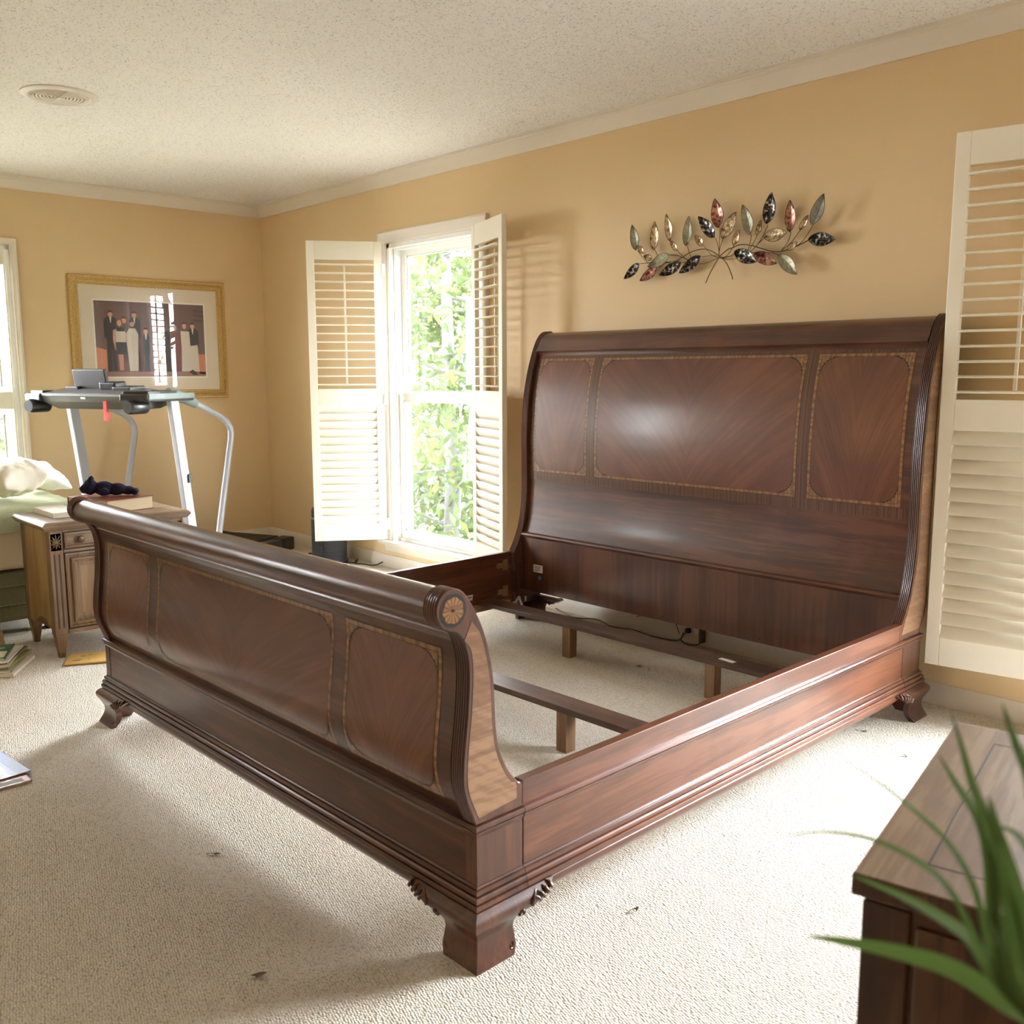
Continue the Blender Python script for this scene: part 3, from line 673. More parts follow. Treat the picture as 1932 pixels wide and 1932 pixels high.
# ------------------------------------------------------------------ metal leaf branch on the wall
ART_LEAVES = [(3.583, -0.028, 1.789, 3.565, -0.036, 1.902, 0.049, 'sage'), (3.636, -0.04, 1.769, 3.603, -0.048, 1.806, 0.026, 'gold'), (3.696, -0.052, 1.737, 3.653, -0.06, 1.754, 0.028, 'gold'), (3.688, -0.028, 1.78, 3.697, -0.036, 1.902, 0.048, 'bronze'), (3.786, -0.04, 1.809, 3.77, -0.048, 1.924, 0.04, 'gold'), (3.833, -0.052, 1.761, 3.802, -0.06, 1.806, 0.025, 'gold'), (3.866, -0.028, 1.781, 3.885, -0.036, 1.903, 0.049, 'sage'), (3.962, -0.04, 1.772, 3.927, -0.048, 1.817, 0.032, 'gold'), (4.033, -0.052, 1.797, 3.952, -0.06, 1.892, 0.05, 'black'), (4.035, -0.028, 1.839, 4.019, -0.036, 1.959, 0.059, 'red'), (4.062, -0.04, 1.792, 4.135, -0.048, 1.889, 0.054, 'bronze'), (3.623, -0.052, 1.723, 3.541, -0.06, 1.66, 0.043, 'black'), (3.709, -0.028, 1.7, 3.616, -0.036, 1.648, 0.046, 'red'), (3.785, -0.04, 1.75, 3.671, -0.048, 1.704, 0.049, 'sage'), (3.862, -0.052, 1.709, 3.749, -0.06, 1.661, 0.051, 'black'), (3.946, -0.028, 1.73, 3.839, -0.036, 1.665, 0.049, 'black'), (4.118, -0.04, 1.76, 4.151, -0.048, 1.816, 0.031, 'gold'), (4.209, -0.052, 1.791, 4.173, -0.06, 1.913, 0.052, 'sage'), (4.222, -0.028, 1.788, 4.245, -0.036, 1.846, 0.025, 'gold'), (4.278, -0.04, 1.826, 4.302, -0.048, 1.945, 0.057, 'black'), (4.275, -0.052, 1.774, 4.386, -0.06, 1.779, 0.05, 'bronze'), (4.377, -0.028, 1.785, 4.378, -0.036, 1.907, 0.048, 'red'), (4.427, -0.04, 1.788, 4.467, -0.048, 1.838, 0.027, 'gold'), (4.487, -0.052, 1.798, 4.538, -0.06, 1.907, 0.052, 'grey'), (4.462, -0.028, 1.749, 4.582, -0.036, 1.735, 0.051, 'black'), (4.375, -0.04, 1.717, 4.424, -0.048, 1.741, 0.026, 'gold'), (4.137, -0.052, 1.729, 4.25, -0.06, 1.677, 0.054, 'black'), (4.214, -0.028, 1.714, 4.33, -0.036, 1.666, 0.048, 'red'), (4.338, -0.04, 1.698, 4.429, -0.048, 1.615, 0.052, 'sage')]
ART_STEMS = [([(3.971, -0.03, 1.614), (3.998, -0.03, 1.663), (4.038, -0.03, 1.717), (4.079, -0.03, 1.745), (4.104, -0.03, 1.75), (4.138, -0.03, 1.759), (4.183, -0.03, 1.754), (4.233, -0.03, 1.738), (4.28, -0.03, 1.722), (4.32, -0.03, 1.714), (4.36, -0.03, 1.717), (4.413, -0.03, 1.73), (4.46, -0.03, 1.747)], 0.0022), ([(4.11, -0.03, 1.62), (4.102, -0.03, 1.642), (4.078, -0.03, 1.686), (4.047, -0.03, 1.716), (4.012, -0.03, 1.739), (3.972, -0.03, 1.756), (3.935, -0.03, 1.759), (3.885, -0.03, 1.751), (3.832, -0.03, 1.73), (3.796, -0.03, 1.719), (3.722, -0.03, 1.723), (3.656, -0.03, 1.726)], 0.0022), ([(3.585, -0.03, 1.788), (3.623, -0.03, 1.748), (3.656, -0.03, 1.726), (3.728, -0.03, 1.725)], 0.0014), ([(3.628, -0.03, 1.771), (3.646, -0.03, 1.736)], 0.0014), ([(3.689, -0.03, 1.78), (3.703, -0.03, 1.756), (3.71, -0.03, 1.726)], 0.0014), ([(3.778, -0.03, 1.811), (3.816, -0.03, 1.764), (3.868, -0.03, 1.722), (3.886, -0.03, 1.714)], 0.0014), ([(3.868, -0.03, 1.781), (3.89, -0.03, 1.727)], 0.0014), ([(3.954, -0.03, 1.774), (4.001, -0.03, 1.729), (4.03, -0.03, 1.72)], 0.0014), ([(4.017, -0.03, 1.8), (4.034, -0.03, 1.753), (4.037, -0.03, 1.721)], 0.0014), ([(4.038, -0.03, 1.839), (4.037, -0.03, 1.721)], 0.0014), ([(4.055, -0.03, 1.794), (4.04, -0.03, 1.753), (4.037, -0.03, 1.721)], 0.0014), ([(3.604, -0.03, 1.727), (3.656, -0.03, 1.726)], 0.0014), ([(3.71, -0.03, 1.7), (3.747, -0.03, 1.716), (3.796, -0.03, 1.719)], 0.0014), ([(3.777, -0.03, 1.75), (3.817, -0.03, 1.744), (3.856, -0.03, 1.728), (3.886, -0.03, 1.716)], 0.0014), ([(3.845, -0.03, 1.712), (3.934, -0.03, 1.698), (3.985, -0.03, 1.701), (4.033, -0.03, 1.717)], 0.0014), ([(3.947, -0.03, 1.727), (3.996, -0.03, 1.728), (4.033, -0.03, 1.719)], 0.0014), ([(4.111, -0.03, 1.761), (4.098, -0.03, 1.741), (4.072, -0.03, 1.718), (4.047, -0.03, 1.716)], 0.0014), ([(4.194, -0.03, 1.795), (4.191, -0.03, 1.765), (4.18, -0.03, 1.732)], 0.0014), ([(4.223, -0.03, 1.787), (4.187, -0.03, 1.733)], 0.0014), ([(4.272, -0.03, 1.825), (4.238, -0.03, 1.765), (4.195, -0.03, 1.728), (4.18, -0.03, 1.725)], 0.0014), ([(4.26, -0.03, 1.778), (4.23, -0.03, 1.755), (4.195, -0.03, 1.728)], 0.0014), ([(4.379, -0.03, 1.785), (4.366, -0.03, 1.748), (4.339, -0.03, 1.719)], 0.0014), ([(4.421, -0.03, 1.79), (4.382, -0.03, 1.746), (4.339, -0.03, 1.717)], 0.0014), ([(4.474, -0.03, 1.801), (4.447, -0.03, 1.762), (4.423, -0.03, 1.738), (4.398, -0.03, 1.727)], 0.0014), ([(4.041, -0.03, 1.716), (4.099, -0.03, 1.718), (4.122, -0.03, 1.732), (4.18, -0.03, 1.729)], 0.0014), ([(4.041, -0.03, 1.714), (4.078, -0.03, 1.705), (4.1, -0.03, 1.705), (4.132, -0.03, 1.704), (4.185, -0.03, 1.715)], 0.0014), ([(4.332, -0.03, 1.699), (4.31, -0.03, 1.708), (4.28, -0.03, 1.714), (4.226, -0.03, 1.718), (4.18, -0.03, 1.727)], 0.0014)]
def foil(name, a, b, c, scale=60, metal=.75, rough=.32):
    t = NT(name); v = t.coord(); vo = t.n('ShaderNodeTexVoronoi'); vo.inputs['Scale'].default_value = scale; t.l(v, vo.inputs['Vector'])
    n1 = t.noise(v, scale*1.1, 3, .6, .6); m = t.n('ShaderNodeMath', operation='MULTIPLY_ADD'); t.l(vo.outputs['Distance'], m.inputs[0]); m.inputs[1].default_value = .5; t.l(n1, m.inputs[2])
    o_ = .13 if 'black' in name else 0
    t.l(t.ramp(m.outputs[0], (.5+o_, a), (.68+o_, b), (.85+o_, c)), t.b.inputs['Base Color']); t.setb(Metallic=metal, Roughness=rough); t.bump(n1, .35, .002); return t.m
ART_M = {'sage': foil('sage_foil', (.20, .20, .13, 1), (.30, .30, .20, 1), (.38, .37, .25, 1), 14, .35, .4),
         'gold': foil('gold_foil', (.20, .12, .055, 1), (.46, .32, .18, 1), (.7, .55, .36, 1)),
         'bronze': foil('bronze_foil', (.05, .03, .015, 1), (.36, .26, .14, 1), (.62, .5, .34, 1)),
         'black': foil('black_foil', (.008, .008, .009, 1), (.05, .045, .04, 1), (.6, .56, .5, 1), 75),
         'red': foil('copper_foil', (.09, .022, .016, 1), (.28, .095, .065, 1), (.50, .27, .2, 1)),
         'grey': foil('grey_foil', (.14, .13, .11, 1), (.22, .21, .17, 1), (.28, .27, .22, 1), 20, .3, .45)}
art = thing('leaf_wall_art', 'metal branch wall sculpture of bronze, black and sage leaves above the headboard', 'wall art', (4.04, 0, 1.716))
AO = Vector((4.04, 0, 1.716))
for pts, rad in ART_STEMS:
    MB().tube([Vector(p)-AO for p in spline(pts, 4)], rad, 6).obj('stem', m_dkmetal, art, smooth=60)
for bx, by_, bz, tx, ty, tz, W, kind in ART_LEAVES:
    B = Vector((bx, by_, bz))-AO; T = Vector((tx, ty, tz))-AO; ax = T-B; L = ax.length; ax.normalize()
    sd = Vector((ax.z, 0, -ax.x)).normalized(); nn = sd.cross(ax)
    if nn.y > 0: nn = -nn; sd = -sd
    def half(t): return W/2*math.sin(math.pi*min(1, t**.82))**.8 if 0 < t < 1 else 0
    def P(u, v):
        x = (u-.5)*2; h = half(v)
        return B+ax*L*v+sd*h*x+nn*(.007*abs(x)*W/.05-.004*math.sin(math.pi*v)+.004)
    lf = MB(); lf.grid(P, 6, 14)
    o = lf.obj('leaf', ART_M[kind], art, recalc=False, smooth=50)
    mb = MB(); rim = [P(0, k/16) for k in range(17)]+[P(1, k/16) for k in range(15, 0, -1)]
    mb.tube(rim+[rim[0]], .0011, 5, cap=False)
    mb.tube([P(.5, k/8)+nn*.0008 for k in range(9)], .0007, 5)
    for k in (2, 4, 6):
        for s in (.06, .94): mb.tube([P(.5, k/9)+nn*.0008, P((.5+s)/2, k/9+.07)+nn*.0008, P(s, k/9+.13)+nn*.0006], .0005, 4)
    mb.obj('leaf_rim', m_dkmetal, o)
mb = MB(); mb.tube([(0, -.001, 0), (0, -.03, 0)], .003, 8); mb.obj('wall_hook', m_dkmetal, art)

# ------------------------------------------------------------------ framed group photograph on the left wall
pic = thing('framed_photograph', 'gold framed group photograph with wide cream mat above the treadmill', 'picture', (0, -.8425, 1.465))
m_gold = plain('gilt_frame', (.60, .40, .13, 1), .42, .3, bump=.1, bscale=120, var=.3)
PY, PZ = .531, .402
fpf = [(0, 0), (0, .018), (.006, .024), (.012, .022), (.016, .018), (.022, .021), (.036, .026), (.046, .022), (.049, .016), (.056, .017), (.060, .012), (.060, 0)]
mb = MB(); vs = []
for sy, sz in ((-1, -1), (1, -1), (1, 1), (-1, 1)):
    for d, h in fpf: vs.append((h, sy*(PY-d), sz*(PZ-d)))
n = len(fpf); mb.add(vs, [(i*n+k, i*n+(k+1) % n, ((i+1) % 4)*n+(k+1) % n, ((i+1) % 4)*n+k) for i in range(4) for k in range(n)])
fo = mb.obj('frame', m_gold, pic, smooth=30)
mb = MB()
def rope(a, b, fixed, ax):
    N = int(abs(b-a)/.016)
    for k in range(N):
        t = a+(b-a)*(k+.5)/N; s = .007
        if ax == 'y': mb.tube([(.0225, t-s, fixed-.006), (.0285, t, fixed), (.0225, t+s, fixed+.006)], [.002, .0035, .002], 5)
        else: mb.tube([(.0225, fixed-.006, t-s), (.0285, fixed, t), (.0225, fixed+.006, t+s)], [.002, .0035, .002], 5)
for z in (-PZ+.034, PZ-.034): rope(-PY+.04, PY-.04, z, 'y')
for y in (-PY+.034, PY-.034): rope(-PZ+.04, PZ-.04, y, 'z')
mb.obj('rope_carving', m_gold, fo)['kind'] = 'stuff'
m_mat = plain('cream_mat_board', (.74, .66, .53, 1), .8); m_mat2 = plain('white_bevel', (.85, .82, .75, 1), .7)
GY0, GY1, GZ0, GZ1 = -.376, .372, -.250, .2425            # photograph rectangle about the centre
mb = MB(); mb.box(.004, .0075, -PY+.058, PY-.058, -PZ+.058, PZ-.058); mb.obj('mat_board', m_mat, pic)
mb = MB(); q = .010
mb.box(.0075, .0082, GY0-q, GY1+q, GZ1, GZ1+q).box(.0075, .0082, GY0-q, GY1+q, GZ0-q, GZ0).box(.0075, .0082, GY0-q, GY0, GZ0, GZ1).box(.0075, .0082, GY1, GY1+q, GZ0, GZ1)
mb.obj('mat_bevel', m_mat2, pic)
PH = [plain('print_%d' % i, c, .5) for i, c in enumerate((lin(104, 78, 72), lin(196, 128, 92), lin(44, 42, 46), lin(206, 196, 182), lin(200, 150, 128), lin(120, 60, 52), lin(80, 66, 62), lin(150, 112, 104), lin(60, 40, 32)))]
mb = MB(); X0p = .0078
def uv(x, y): return ((x-195)/1495, (y-205)/1010)
def poly(pts, mi, lay):
    V = [(X0p+.00012*lay, GY0+(GY1-GY0)*max(0, min(1, uv(*p)[0])), GZ1-(GZ1-GZ0)*max(0, min(1, uv(*p)[1]))) for p in pts]
    mb.add(V, [list(range(len(V)))], mi)
def oval(cx, cy_, rx, ry, mi, lay): poly([(cx+rx*math.cos(2*math.pi*k/14), cy_+ry*math.sin(2*math.pi*k/14)) for k in range(14)], mi, lay)
poly([(195, 205), (1690, 205), (1690, 1215), (195, 1215)], 0, 0)
poly([(195, 820), (330, 860), (330, 1160), (195, 1180)], 1, 1); poly([(1590, 900), (1690, 900), (1690, 1190), (1590, 1180)], 1, 1)
poly([(195, 1150), (1690, 1150), (1690, 1215), (195, 1215)], 7, 1)
for y in (270, 330, 400): poly([(1540, y), (1690, y+12), (1690, y+90-40), (1540, y+42)], 6, 1)
def man(cx, top, wd, bot, suit, lay):
    s = wd/2; poly([(cx-s*.5, top+70), (cx+s*.5, top+70), (cx+s, top+110), (cx+s*1.02, top+330), (cx+s*.62, top+380), (cx+s*.7, bot), (cx+s*.08, bot), (cx, top+520), (cx-s*.08, bot), (cx-s*.7, bot), (cx-s*.62, top+380), (cx-s*1.02, top+330), (cx-s, top+110)], suit, lay)
    if suit == 2: poly([(cx-14, top+74), (cx+14, top+74), (cx+4, top+150), (cx-4, top+150)], 3, lay+1)
    oval(cx, top+36, 30, 42, 4, lay+1); poly([(cx-31, top+30), (cx-26, top-8), (cx, top-20), (cx+26, top-8), (cx+31, top+30), (cx+20, top+12), (cx-20, top+12)], 8, lay+2)
man(400, 345, 180, 1140, 2, 2); man(575, 420, 120, 1000, 6, 1); man(715, 345, 150, 1140, 2, 2); man(860, 560, 90, 1150, 2, 3); man(1520, 470, 170, 1150, 2, 2)
poly([(640, 560), (720, 560), (758, 640), (750, 800), (735, 1140), (620, 1140), (600, 800), (590, 640)], 3, 4); oval(680, 500, 30, 42, 4, 5); poly([(650, 490), (660, 450), (700, 450), (712, 490), (690, 470)], 8, 6)
poly([(460, 575), (585, 575), (592, 750), (452, 750)], 3, 4); poly([(470, 560), (580, 560), (585, 605), (468, 605)], 2, 5); poly([(452, 750), (592, 750), (606, 915), (445, 915)], 2, 4)
poly([(480, 915), (545, 915), (540, 1130), (490, 1130)], 4, 4); poly([(425, 590), (458, 580), (450, 740), (470, 860), (440, 860), (418, 720)], 4, 4); oval(512, 495, 30, 44, 4, 6); poly([(470, 500), (480, 440), (530, 430), (556, 470), (560, 560), (540, 520), (490, 480), (476, 560)], 5, 5)
poly([(1200, 620), (1330, 600), (1350, 900), (1320, 1150), (1210, 1150)], 5, 2); oval(1265, 540, 28, 42, 4, 3)
poly([(980, 600), (1100, 600), (1120, 1150), (960, 1150)], 3, 2); oval(1040, 530, 28, 42, 4, 3); poly([(1110, 590), (1190, 590), (1190, 1150), (1120, 1150)], 2, 2)
poly([(1345, 580), (1470, 580), (1480, 800), (1505, 1145), (1340, 1145), (1352, 800)], 3, 4); oval(1402, 505, 30, 44, 4, 5); poly([(1360, 510), (1375, 460), (1430, 455), (1446, 510), (1425, 475), (1380, 480)], 8, 6)
poly([(1482, 785), (1585, 770), (1598, 1150), (1470, 1140)], 3, 5); poly([(1440, 1150), (1500, 1120), (1580, 1190), (1510, 1200)], 8, 6)
mb.obj('photo_print', PH, pic, recalc=False)
MB().add([(.0105, -PY+.058, -PZ+.058), (.0105, PY-.058, -PZ+.058), (.0105, PY-.058, PZ-.058), (.0105, -PY+.058, PZ-.058)], [(0, 1, 2, 3)]).obj('picture_glass', m_glass, pic, recalc=False)

# ------------------------------------------------------------------ round ceiling vent
vent = thing('ceiling_vent', 'round white ceiling air vent with concentric rings', 'vent', (1.98, -2.0, RZ))
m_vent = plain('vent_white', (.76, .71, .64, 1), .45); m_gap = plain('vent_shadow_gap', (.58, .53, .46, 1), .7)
vmb = MB(); vmb.lathe([(.155, 0), (.155, -.006), (.146, -.011), (.128, -.013), (.122, -.009), (.118, 0)], (0, 0, 0), 48); vmb.obj('flange', m_vent, vent, smooth=35)
MB().lathe([(.119, -.001), (.119, -.003)], (0, 0, 0), 48).obj('gap_shade_plate', m_gap, vent)  # darker disc stands in for the shade between the rings
for k in range(7):
    r = .112-.0145*k; mb = MB(); vs = []
    mb.grid(lambda u, v: ((r+[.0, -.004, -.010, -.006][int(round(v*3))])*math.cos(2*math.pi*u), (r+[.0, -.004, -.010, -.006][int(round(v*3))])*math.sin(2*math.pi*u), [-.004, -.0135, -.012, -.003][int(round(v*3))]), 40, 3, closed_u=True)
    mb.obj('ring', m_vent, vent, smooth=40)
MB().box(-.116, .116, -.002, .002, -.0142, -.004).obj('cross_bar', m_vent, vent); MB().lathe([(.012, -.003), (.012, -.015)], (0, 0, 0), 16).obj('screw', m_vent, vent)

# ------------------------------------------------------------------ treadmill (local: x across, y to the rear, front faces the nightstand)
tm = thing('treadmill', 'silver and black treadmill with curved handrails in the corner behind the bed', 'treadmill', (.74, -1.355, 0), math.atan2(.41, .91))
m_silver = plain('silver_paint', (.42, .44, .49, 1), .35, .2); m_mint = plain('grey_green_plastic', (.17, .21, .195, 1), .4); m_taupe = plain('taupe_plastic', (.060, .053, .043, 1), .5); m_char = plain('charcoal_plastic', (.030, .029, .027, 1), .42)
MB().box(-.24, .24, -.05, 1.14, .075, .10).obj('belt', plain('belt_rubber', (.02, .02, .02, 1), .7), tm, bevel=.004)
for s in (-1, 1):
    a, b = sorted((s*.245, s*.335)); MB().prism([(-.05, .05), (1.12, .03), (1.12, .085), (-.05, .115)], a, b, 'yz').obj('side_rail', m_char, tm, bevel=.006)
    a, b = sorted((s*.235, s*.345)); MB().box(a, b, 1.06, 1.19, 0, .095).obj('end_cap', m_black, tm, bevel=.012)
MB().prism([(-.36, .05), (-.34, .16), (-.25, .215), (-.06, .20), (0, .12), (0, .05)], -.33, .33, 'yz').obj('motor_hood', m_char, tm, bevel=.012)
for s in (-1, 1): 
    for y in (-.30, .1): MB().box(s*.30-.03, s*.30+.03, y-.03, y+.03, 0, .055).obj('base_foot', m_black, tm, bevel=.005)
for s in (-1, 1):
    u = s*.395
    MB().add([(u+dx, (.13 if z < .5 else 0)+dy, z) for z in (.09, 1.085) for dy in (-.034, .034) for dx in (-.018, .018)],
             [(0,2,3,1),(4,5,7,6),(0,1,5,4),(2,6,7,3),(0,4,6,2),(1,3,7,5)]).obj('upright', m_silver, tm, bevel=.006)
    mb = MB(); mb.tube([(u+.0, -.037, 1.02), (u+.0, -.033, 1.02)], .011, 12); mb.tube([(u+.019, .004, 1.02), (u+.015, .004, 1.02)], .011, 12)
    path = spline([(u, .17, 1.065), (u, .30, 1.015), (u, .42, .965), (u, .485, .91), (u, .495, .84), (u, .46, .70), (u, .37, .35), (u, .31, .10)], 5)
    MB().tube(path, .0195, 14).obj('handrail', m_silver, tm, smooth=50)
    MB().tube([(u, -.03, 1.115), (u, .02, 1.110), (u, .10, 1.092), (u, .19, 1.058)], [.030, .031, .028, .025], 14, flat=1.25).obj('handrail_grip', m_mint, tm, smooth=50)
console = MB().prism([(-.30, 1.108), (-.285, 1.125), (-.10, 1.150), (.06, 1.128), (.10, 1.105), (.09, 1.065), (-.02, 1.035), (-.16, 1.030), (-.27, 1.075)], -.33, .33, 'yz').obj('console', m_taupe, tm, bevel=.008)
for s in (-1, 1):
    pts = [(s*.30, -.31), (s*.47, -.27), (s*.485, -.16), (s*.45, .02), (s*.435, .14), (s*.36, .14), (s*.33, .02)]
    MB().prism(pts, 1.078, 1.122, 'xy').obj('console_wing', m_char, tm, bevel=.010)
    tr_ = [(s*.465, -.272), (s*.476, -.262), (s*.491, -.16), (s*.456, .022), (s*.440, .138), (s*.430, .138), (s*.446, .02), (s*.480, -.16), (s*.465, -.255)]
    MB().prism(tr_, 1.092, 1.124, 'xy').obj('wing_trim', m_mint, tm, bevel=.003)
    MB().prism([(s*.30, -.285), (s*.445, -.245), (s*.455, -.16), (s*.42, .02), (s*.33, .02)], 1.112, 1.138, 'xy').obj('wing_top', m_char, tm, bevel=.008)
    MB().lathe([(.034, -.325), (.040, -.315), (.040, -.20), (.034, -.19)], (s*.375, 0, 1.050), 20, axis='y').obj('speaker_pod', m_black, tm, smooth=40)
MB().obox((-.10, -.115, 1.195), (.125, 0, 0), (0, .012, .003), (0, -.012, .066)).obj('book_rest', m_char, tm, bevel=.006)
MB().obox((.07, -.12, 1.165), (.060, 0, 0), (0, .045, .004), (0, -.003, .022)).obj('display_hood', m_black, tm, bevel=.008)
MB().obox((.19, -.12, 1.150), (.065, 0, 0), (0, .06, .004), (0, -.002, .012)).obj('button_panel', m_char, tm, bevel=.005)
MB().obox((-.22, -.08, 1.150), (.05, 0, 0), (0, .07, .004), (0, -.002, .014)).obj('tray', m_taupe, tm, bevel=.006)
mb = MB(); mb.obox((.02, -.292, 1.097), (.018, 0, 0), (0, .003, -.003), (0, .0015, .0035)); mb.obj('badge', m_metal, tm)
mb = MB(); mb.obox((.165, -.275, 1.052), (.013, 0, 0), (0, .004, 0), (0, 0, .030)); mb.obox((.165, -.27, .998), (.017, .0, .0), (0, .004, 0), (.003, 0, .028)); mb.obj('safety_key', plain('red_plastic', (.62, .03, .03, 1), .45), tm, bevel=.002)
MB().obox((.395, .085, .62), (.008, 0, 0), (0, .012, 0), (0, 0, .026)).obj('cable_clip', m_char, tm, loc=(.02, 0, 0))

# ------------------------------------------------------------------ nightstand (local origin at the floor under its middle; front faces +x)
ns = thing('nightstand', 'pickled oak nightstand with carved rosettes, drawer and panelled door by the small bed', 'nightstand', (2.01, -1.945, 0))
NX, NY = .20, .295
tp = [(-NX-.012, -NY-.03), (NX+.03, -NY-.03), (NX+.03, NY+.03), (-NX-.012, NY+.03)]
top_prof = [(-.03, .566), (0, .566), (.006, .570), (.010, .578), (.016, .583), (.016, .590), (.010, .598), (0, .603), (-.03, .603)]
mb = MB(); mb.sweep([(p[0]*(.93), p[1]*(.955)) for p in tp], top_prof, 1, closed=True); mb.box(-NX, NX, -NY, NY, .567, .6025); mb.obj('top', m_oak_y, ns, smooth=30)
MB().box(-NX+.01, NX-.016, -NY+.008, NY-.008, .12, .566).obj('carcass', m_oak, ns)
for s in (-1, 1):
    a, b = sorted((s*NY, s*(NY-.012))); n_ = 14
    pp = [(-NX+.02, .566), (NX-.045, .566), (NX-.045, .115)]+[(NX-.045-(2*NX-.065)*t, .115+.045*math.sin(math.pi*min(1, t*1.35))*(1 if t < .74 else max(0, (1-t)/.26))) for t in [k/n_ for k in range(1, n_+1)]]
    MB().prism(pp, a, b, 'xz').obj('side_panel', m_oak_side, ns, bevel=.001)
    for fr_ in (-1, 1):
        cx, cy_ = fr_*(NX-.026), s*(NY-.026); h = .027
        MB().box(cx-h, cx+h, cy_-h, cy_+h, .105, .566).obj('corner_stile', m_oak, ns, bevel=.002)
        t = .6
        mb = MB(); mb.add([(cx+dx*h*q*.97, cy_+dy*h*q*.97, z) for z, q in ((0, .52), (.02, .56), (.105, .94)) for dy in (-1, 1) for dx in (-1, 1)],
            [(0,2,3,1),(8,9,11,10)]+[(a_+i, a_+j, a_+4+j, a_+4+i) for a_ in (0, 4) for i, j in ((0, 1), (1, 3), (3, 2), (2, 0))])
        mb.obj('leg', m_oak, ns, bevel=.002)
    yc = s*(NY-.026)
    for o in (-.010, .010): MB().box(NX-.002, NX+.0016, yc+o-.0038, yc+o+.0038, .135, .462).obj('flute_shade', m_oak_dark, ns)  # dark raised strips paint the shade of grooves that are not cut
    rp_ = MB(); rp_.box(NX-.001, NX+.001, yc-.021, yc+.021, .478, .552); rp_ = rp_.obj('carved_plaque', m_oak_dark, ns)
    mb = MB()
    for k in range(12):
        a_ = 2*math.pi*k/12; ca, sa = math.cos(a_), math.sin(a_); R1 = .017+.016*abs(sa)
        mb.tube([(NX+.001, yc+ca*.003, .515+sa*.003), (NX+.005, yc+ca*R1*.6, .515+sa*R1*.6), (NX+.001, yc+ca*R1, .515+sa*R1)], [.0012, .0032, .0008], 5)
    mb.lathe([(.005, NX), (.005, NX+.005)], (0, yc, .515), 10, axis='x'); mb.obj('rosette', m_oak, rp_, smooth=60)['kind'] = 'stuff'
DY = NY-.056
def raised(name, y0, y1, z0, z1, parent, mat, x=NX-.012, steps=((0, .0), (.002, .008), (.010, .010), (.014, .004), (.018, .004))):
    mb = MB(); vs = []
    for d, h in steps:
        for (y, z) in ((y0+d, z0+d), (y1-d, z0+d), (y1-d, z1-d), (y0+d, z1-d)): vs.append((x+h, y, z))
    n = len(steps); fs = [(i*4+k, i*4+(k+1) % 4, (i+1)*4+(k+1) % 4, (i+1)*4+k) for i in range(n-1) for k in range(4)]+[((n-1)*4, (n-1)*4+1, (n-1)*4+2, (n-1)*4+3), (3, 2, 1, 0)]
    mb.add(vs, fs); return mb.obj(name, mat, parent)
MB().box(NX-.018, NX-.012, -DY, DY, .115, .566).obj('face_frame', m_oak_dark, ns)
for z0, z1 in ((.466, .478), (.556, .566), (.105, .124)): MB().box(NX-.02, NX-.002, -DY, DY, z0, z1).obj('face_rail', m_oak_y, ns, bevel=.0015)
dr = raised('drawer', -DY+.006, DY-.006, .482, .553, ns, m_oak_y)
for y in (-.168, .168):
    MB().lathe([(.006, NX-.009), (.006, NX), (.014, NX+.006), (.0165, NX+.012), (.014, NX+.017), (.007, NX+.019)], (0, y, .518), 20, axis='x').obj('knob', plain('antique_knob', (.12, .065, .035, 1), .35, .5), dr, smooth=45)
for y0, y1 in ((-DY+.004, -.003), (.003, DY-.004)):
    d = raised('door', y0, y1, .128, .462, ns, m_oak)
    f2 = raised('door_moulding', y0+.022, y1-.022, .150, .440, d, m_oak, NX-.010, ((0, .004), (.003, .014), (.010, .016), (.016, .009), (.022, .006), (.028, .002)))
    MB().box(NX-.010, NX-.005, y0+.060, y1-.060, .190, .400).obj('door_panel', wood('light_burl_panel', (.19, .11, .052, 1), (.26, .16, .08, 1), (.32, .205, .11, 1), 'z', .8, .45, 0), d)

def book(name, label, cat, loc, rz, L, W, T, cover, page, group=None, soft=False, art=None):
    """local: spine along x at y=0; lies flat, z up"""
    t = thing(name, label, cat, loc, rz, group); c = .0028 if not soft else .0006; e = .004 if not soft else .0008
    MB().box(e, L-e, .003, W-e, c, T-c).obj('pages', page, t)
    cv = MB(); cv.box(0, L, 0, W, 0, c).box(0, L, 0, W, T-c, T); cv.box(0, L, -c, .002, 0, T); cv.obj('cover', cover, t, bevel=.0012 if not soft else 0)
    if art:
        for k, (x0, x1, y0, y1, m) in enumerate(art): MB().box(x0*L, x1*L, y0*W, y1*W, T, T+.0003+.0001*k).obj('cover_print', m, t)
    return t
m_pages = plain('page_edges', (.66, .55, .36, 1), .8, bump=.2, bscale=300); m_wpage = plain('white_pages', (.78, .73, .64, 1), .8)
# thick red book lying on the nightstand, its spine towards the left
rb = book('hardback_book', 'thick dark red hardback lying on the nightstand, yellowed page edges', 'book', (1.78, -1.725, .603), math.atan2(-.275, -.085)+0, .245, .30, .060, plain('red_leather', (.17, .035, .025, 1), .35, coat=.2), m_pages)
rb.location = (2.02, -1.742, .603); rb.rotation_euler[2] = math.atan2(-.24, .10)
rb.location = (1.775, -1.80, .603); rb.rotation_euler[2] = math.radians(-75)
wb = book('white_book', 'white hardcover book lying on the front left corner of the nightstand', 'book', (1.835, -2.185, .603), math.radians(1), .265, .125, .024, m_mat2, m_wpage)
